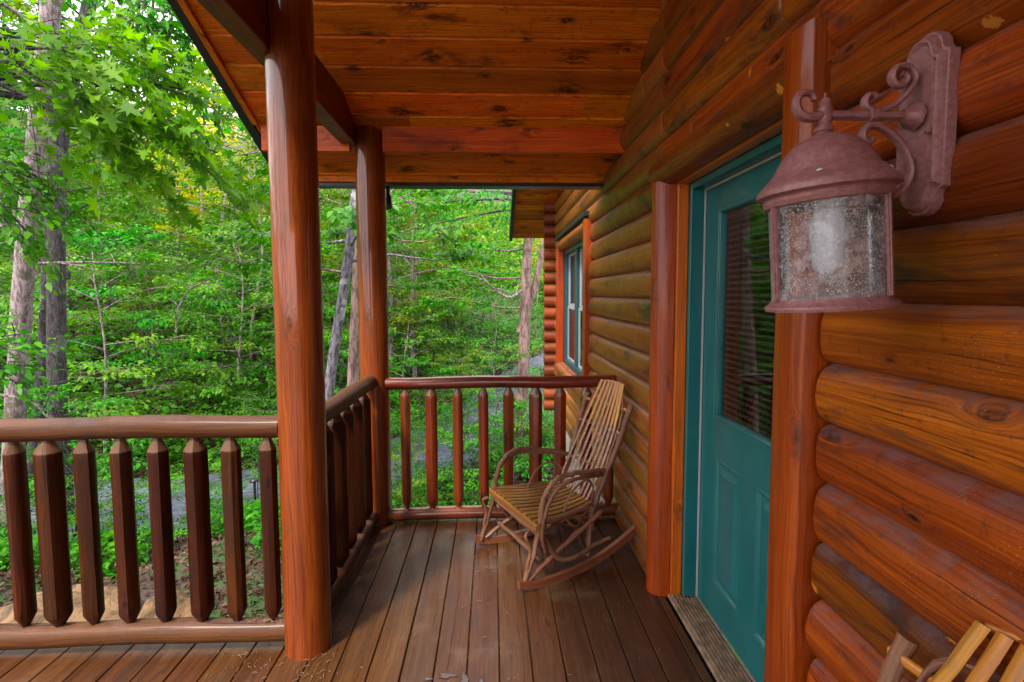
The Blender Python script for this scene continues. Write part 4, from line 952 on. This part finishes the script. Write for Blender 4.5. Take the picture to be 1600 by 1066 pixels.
for i,(x,y,s,k) in enumerate([(-5.6,6.8,.62,0),(-4.2,10.2,.62,1),(-5.6,11.4,.85,0),(-3.3,11.2,.8,0),(-7.6,10.2,1.0,2),(-6.4,13.0,1.1,2),(-9.5,9.0,1.0,1),(-8.8,13.0,1.2,0),(-4.6,13.8,1.1,1),(-11.5,12.0,1.3,2),
      (-2.2,13.2,1.05,1),(-1.2,15.6,1.0,0),(-.1,18.5,1.1,1),(.2,14.8,.62,0),(1.5,17.5,.8,1),(-1.9,8.2,.40,0),(-1.05,8.6,.55,1),(-.35,7.3,.46,0),(.42,8.4,.52,0),(.0,10.2,.6,2),(-1.5,11.6,.62,0),(-2.8,16.5,1.2,2),(-.6,21,1.3,0),(1.4,12.5,.55,1),(-3.6,6.2,.30,0),(-2.6,6.6,.26,1),(-1.7,6.2,.24,0),(-4.6,5.7,.34,1),(-3.1,8.7,.34,0),(-2.2,9.3,.36,1),(-1.3,7.0,.3,2),(-.6,9.4,.5,0),(-.9,12.2,.5,2),(.9,10.4,.5,0),(-5.9,14.6,1.2,0),(-7.6,16.5,1.5,2),(-4.9,17.5,1.4,2),(-9.6,19,1.7,0),(-6.9,21,1.7,2),(-4.3,6.9,.33,1),(-5.1,6.3,.36,0),(-3.7,8.0,.42,0),(-2.9,7.3,.24,1),(-6.6,6.6,.5,0),(-12.5,24,2.2,2),(-3.4,22,1.5,1)]):
    put(under,k,x,y,s,UL[k],'small tree','understory trees near the driveway')

for i,(x,y,sc) in enumerate([(-13,-7,.6),(-9,-10,.62),(-5,-9,.55),(-1.5,-11,.62),(2.5,-9,.55),(6,-12,.6),(-16,-1,.7),(-14,4,.7),(-11,1,.6)]):  # out-of-view trees added to darken the reflections in the porch
    if y<-6 and -8<x<4: continue
    put(big,i%3,x,y,sc,'unseen forest tree added behind the camera for reflections','tree','unseen trees added behind the viewpoint')
# named trunks that stand out
def solo(seed,name,label,base,top,r0,r1,bark,leafm,limbs,fork=None,size=.12,shape=OVAL,stub=None,wob=.15):
    global rng; rng=np.random.default_rng(seed); random.seed(seed); T=Tree(); b=np.array(base,float)
    kk=(base[2]-float(gz(base[0],base[1])))/(top[2]-base[2]); bx_,by_=base[0]-(top[0]-base[0])*kk,base[1]-(top[1]-base[1])*kk
    o0=(bx_,by_,float(gz(bx_,by_))); L0=np.array(o0)
    tp=np.array(top)-L0
    pts=trunk_path((0,0,-.4),tuple(tp),r0,r1,T.mb,wob=wob,seed=seed,n=20,sides=14)
    if fork: 
        for fa,fb,fr in fork: T.mb.tube([tuple(np.array(fa)-L0),tuple((np.array(fa)+np.array(fb))/2-L0+np.array([.06,0,0])),tuple(np.array(fb)-L0)],[fr,fr*.85,fr*.6],10,noise=.05)
    for (u,az,L,nleaf) in limbs:
        k=min(int(u*(len(pts)-1)),len(pts)-1); p=np.array(pts[k]); d=np.array([math.cos(az),math.sin(az),.18]); d=unit(d)
        lp=[tuple(p+d*L*v+np.array([.04*math.sin(v*9),0,-.10*L*v*v+.07*math.sin(v*7+az)])) for v in (0,.15,.3,.45,.6,.75,.9,1)]; T.mb.tube(lp,[.026,.022,.018,.015,.012,.009,.006,.003],6,caps=False,noise=.1)
        for j in range(max(2,int(L/.35))):
            v=.2+.8*rng.random(); q=p+d*L*v+np.array([0,0,-.10*L*v*v]); sg=rng.choice([-1,1]); sd=unit(d+sg*rng.uniform(.4,1.2)*unit(np.cross(d,[0,0,1.]))+np.array([0,0,rng.uniform(-.1,.3)])); T.spray(q,sd,rng.uniform(.4,.9),nleaf,size)
    t=T.finish(name,label,'tree',leafm,bark,shape); t.location=o0; return t
def at(px,py,Y):   # design-time helper: place on the view ray at depth Y
    d=f_*1.0+r2*((px-800)/800)-u2*((py-516)/800); k=Y/d.y; return (d.x*k,Y,1.55+d.z*k)
cr=lambda n,u0,L,s: [(u0+(1-u0)*i/n,i*2.4+s,L*(1.1-.4*i/n),46) for i in range(n)]
a=at(19,650,6.2); b=at(91,-60,6.0)
solo(301,'forest_tree','pale barked leaning tree trunk at the left edge of the view',a,b,.108,.09,W['barkpale'],W['leafb'],cr(6,.82,2.0,1),wob=.08)
a=at(94,640,7.6); b=at(58,-60,7.6)
solo(302,'forest_tree','thick dark barked tree trunk just right of the pale leaning one',a,b,.14,.08,W['barkdark'],W['leaf'],cr(6,.84,2.0,2),wob=.10)
a=at(60,600,8.6); b=at(152,-60,8.2)
solo(303,'forest_tree','slim dark tree crossing behind the two thick trunks at far left',a,b,.10,.09,W['barkdark'],W['leafy'],cr(5,.8,1.8,3))
a=at(512,640,7.4); b=at(556,200,7.2)
solo(304,'forest_tree','curved grey lichen spotted trunk seen between the two log posts',a,b,.088,.06,W['barklichen'],W['leafb'],cr(6,.7,1.9,.3),wob=.10)
a=at(550,620,8.4); b=at(560,200,8.6)
solo(305,'forest_tree','straight brown trunk close beside the far corner post',a,b,.10,.08,W['barkred'],W['leaf'],cr(6,.62,1.9,.9),wob=.05)
a=at(806,700,10.6); b=at(832,300,10.6)
solo(306,'forest_tree','reddish forked trunk standing left of the cabin corner',a,b,.15,.085,W['barkred'],W['leafb'],[(.62,2.9,2.2,38),(.7,2.5,2.5,38),(.8,2.2,2.2,38),(.9,1.5,1.8,34),(.95,3.6,2.0,34)],fork=[(at(812,520,10.6),at(852,370,10.8),.085)],wob=.06)
# overhanging branches with big lobed leaves, upper left, close to the porch
def branches(name,label,seed,origin,sprays,leafm,size,shape,r=.03,flat=.4):
    global rng; rng=np.random.default_rng(seed); random.seed(seed); T=Tree(); o=np.array(origin,float)
    for tgt,nl,L in sprays:
        e=np.array(tgt,float)-o; n=5; pts=[tuple(e*u+np.array([0,0,.25*math.sin(u*3.1)*(1-u*.4)])) for u in np.linspace(0,1,n)]
        T.mb.tube(pts,[r*(1-.75*u) for u in np.linspace(0,1,n)],6,caps=False,noise=.1)
        for k in range(4):
            p=np.array(pts[2])+(np.array(pts[4])-np.array(pts[2]))*rng.random(); d=unit(e)+rng.normal(0,.45,3); d[2]-=.25; T.spray(p,d,L*rng.uniform(.6,1.1),nl//4,size,droop=.35,wid=.55,flat=flat)
        T.spray(np.array(pts[-1])-unit(e)*.2,unit(e)+np.array([0,0,-.3]),L,nl//2,size,droop=.4,flat=flat)
    t=T.finish(name,label,'branch',leafm,W['barkdark'],shape,crown='leaves',trunkname='limb'); t.location=tuple(o); return t
og=(-6.4,4.7,4.5)
branches('overhanging_branch','bright lobed oak leaves on a branch hanging into the upper left',401,at(-120,150,4.6),
  [(at(px,py,Y),70,.8) for px,py,Y in ((60,110,4.3),(110,80,4.6),(150,150,4.4),(210,150,4.7),(255,190,4.8),(120,190,4.5),(190,230,4.9),(290,230,5.2),(330,150,5.4),(60,60,4.4),(340,240,5.4),(180,80,5.0))],W['leafnear'],.145,LOBED,.03,flat=.7)
branches('overhanging_branch','small sprigs of leaves dangling above against the pale sky beside the roof edge',402,at(240,-160,5.5),
  [(at(px,py,Y),70,.6) for px,py,Y in ((180,-20,5.6),(215,40,5.4),(240,90,5.8),(265,20,5.3),(200,70,5.5),(240,15,5.5),(285,50,5.6),(300,90,5.8),(330,120,5.8),(205,5,5.6),(140,-40,5.6),(310,20,6))],W['leaf'],.085,OVAL,.02)
branches('overhanging_branch','darker green leafy branch hanging against the trunks at mid left',403,at(-140,260,4.4),
  [(at(px,py,Y),56,.5) for px,py,Y in ((20,270,4.3),(50,300,4.4),(10,330,4.4),(40,360,4.5),(80,290,4.6))],W['leaf'],.085,OVAL,.02)
branches('overhanging_branch','low bright green leafy twigs crossing the pale trunk near the railing',404,at(-160,640,4.6),
  [(at(px,py,Y),46,.45) for px,py,Y in ((10,530,4.5),(20,580,4.5),(50,520,4.7),(0,560,4.4))],W['leafb'],.08,OVAL,.012)
branches('overhanging_branch','leafy limb reaching under the far eave from the right',405,at(900,330,12.5),
  [(at(px,py,Y),60,.9) for px,py,Y in ((770,295,10),(800,320,10),(700,300,10.5),(650,320,10.5),(640,360,11),(640,300,10))],W['leaf'],.13,OVAL,.04)
# bare twigs
def bare(label,seed,pts,r):
    random.seed(seed); m=MB(); p=smooth_path(pts,6); m.tube(p,[r*(1-.7*i/len(p)) for i in range(len(p))],6,noise=.1)
    for i in range(3,len(p)-2,3):
        q=p[i]; d=Vector((random.uniform(-1,1),random.uniform(-.5,.5),random.uniform(-.2,1))).normalized(); L=random.uniform(.15,.5); m.tube([q,q+d*L*.5,q+d*L+Vector((0,0,-.05))],[r*.45,r*.3,r*.12],5,caps=False)
    o=m.build('bare_branch',W['barkpale'],origin=tuple(p[0])); tag(o,label,'branch')
bare('forked pale bare twig just above the left railing',1,[at(0,617,4.6),at(50,628,4.6),at(75,655,4.6)],.014)
bare('bare twig running right from the pale trunk at mid height',2,[at(60,412,6.0),at(130,410,6.2),at(220,412,6.4)],.018)
bare('pale forked dead stem rising from the thicket at centre left',3,[at(275,520,11),at(280,480,11),at(300,450,11),at(330,440,11)],.03)
bare('dark crooked bough beside the forked trunk near the cabin corner',4,[at(815,455,10.4),at(795,465,10.2),at(770,450,10.2),at(752,430,10.2)],.035)
# forest floor: litter and low green plants
def scatter(name,label,n,xr,yr,size,mat,shape,up,kind='stuff',cat='ground cover',mask=None,tilt=.5):
    global rng; x=rng.uniform(*xr,n); y=yr[0]+(yr[1]-yr[0])*rng.random(n)**1.3
    if mask is not None: k=mask(x,y); x=x[k];y=y[k]
    n=len(x); z=gz(x,y)+rng.random(n)*up+.01
    a=rng.uniform(0,6.28,n); D=np.stack([np.cos(a),np.sin(a),rng.normal(0,.25,n)],1); N=np.tile([0,0,1.],(n,1))+rng.normal(0,tilt,(n,3))
    o=leaf_mesh(name,np.stack([x,y,z],1),D,N,size*rng.uniform(.5,1.4,n),shape,mat); tag(o,label,cat,kind=kind)
rng=np.random.default_rng(9)
off=lambda x,y:(road_d(x,y)>1.45)
patch=lambda x,y:(road_d(x,y)>1.35)&((np.sin(x*1.7+.6)*np.sin(y*1.9+1.0)+.5*np.sin(x*4.1+y*3.3))>-.15)
scatter('leaf_litter','brown dry leaves lying on the forest floor below the deck',42000,(-8,1.4),(2.3,12),.06,W['litter'],OVAL,.03,mask=off)
scatter('leaf_litter','brown fallen leaves on the hillside under the trees',30000,(-16,4),(9,24),.13,W['litter'],DIAM,.05,mask=off)
scatter('ground_cover','low green plants growing between the boulders and the driveway',42000,(-7.5,1.8),(5.0,13),.075,W['leafb'],OVAL,.38,mask=lambda x,y:patch(x,y)&(y>5.2-.10*x*0))
scatter('ground_cover','green brush covering the slope beyond the driveway',60000,(-22,8),(10,34),.15,W['leaf'],DIAM,.7,mask=lambda x,y:(road_d(x,y)>1.6))
# boulders
def boulder(label,c,s,seed):
    bm=bmesh.new(); bmesh.ops.create_icosphere(bm,subdivisions=4,radius=1); r=np.random.default_rng(seed)
    pl=[(unit(r.normal(0,1,3)),r.uniform(.55,.85)) for _ in range(13)]
    for v in bm.verts:
        p=np.array(v.co)
        for n,dd in pl:
            h=p@n-dd
            if h>0: p=p-n*h*.92
        p*=1+.035*math.sin(p[0]*9+seed)+.03*math.sin(p[1]*13+p[2]*5)+.02*math.sin(p[2]*21+p[0]*7)+.012*math.sin(p[0]*37+p[1]*31); v.co=Vector(p*np.array(s))
    me=bpy.data.meshes.new('boulder'); bm.to_mesh(me); bm.free(); me.materials.append(W['rock']); me.polygons.foreach_set('use_smooth',[True]*len(me.polygons))
    try: me.set_sharp_from_angle(angle=R(28))
    except Exception: pass
    o=bpy.data.objects.new('boulder',me); C.objects.link(o); o.location=c; tag(o,label,'boulder','tan boulders below the deck')
boulder('largest tan boulder behind the left balusters',(-3.05,3.65,-.95),(.56,.46,.44),3)
boulder('squat tan boulder at the left frame edge behind the railing',(-3.9,3.6,-1.05),(.45,.45,.38),8)
boulder('smaller tan boulder right of the largest one',(-2.42,3.75,-1.0),(.24,.3,.36),12)
def stake():
    p=at(401,840,6.3); t=empty('path_marker',(p[0],p[1],float(gz(p[0],p[1])))); h=at(401,752,6.3)[2]-t.location.z
    m=MB(); m.tube([(0,0,-.1),(0,0,h)],.016,8); m.build('stake',W['black'],t); m=MB(); m.lathe([(0,h+.04),(.05,h+.02),(.055,h),(0,h-.005)],16); m.build('cap',W['black'],t); tag(t,'thin black stake standing in the greenery by the driveway','stake')
stake()

scatter('ground_cover','far undergrowth covering the upper hillside',60000,(-50,16),(30,75),.36,W['leafy'],DIAM,1.3)
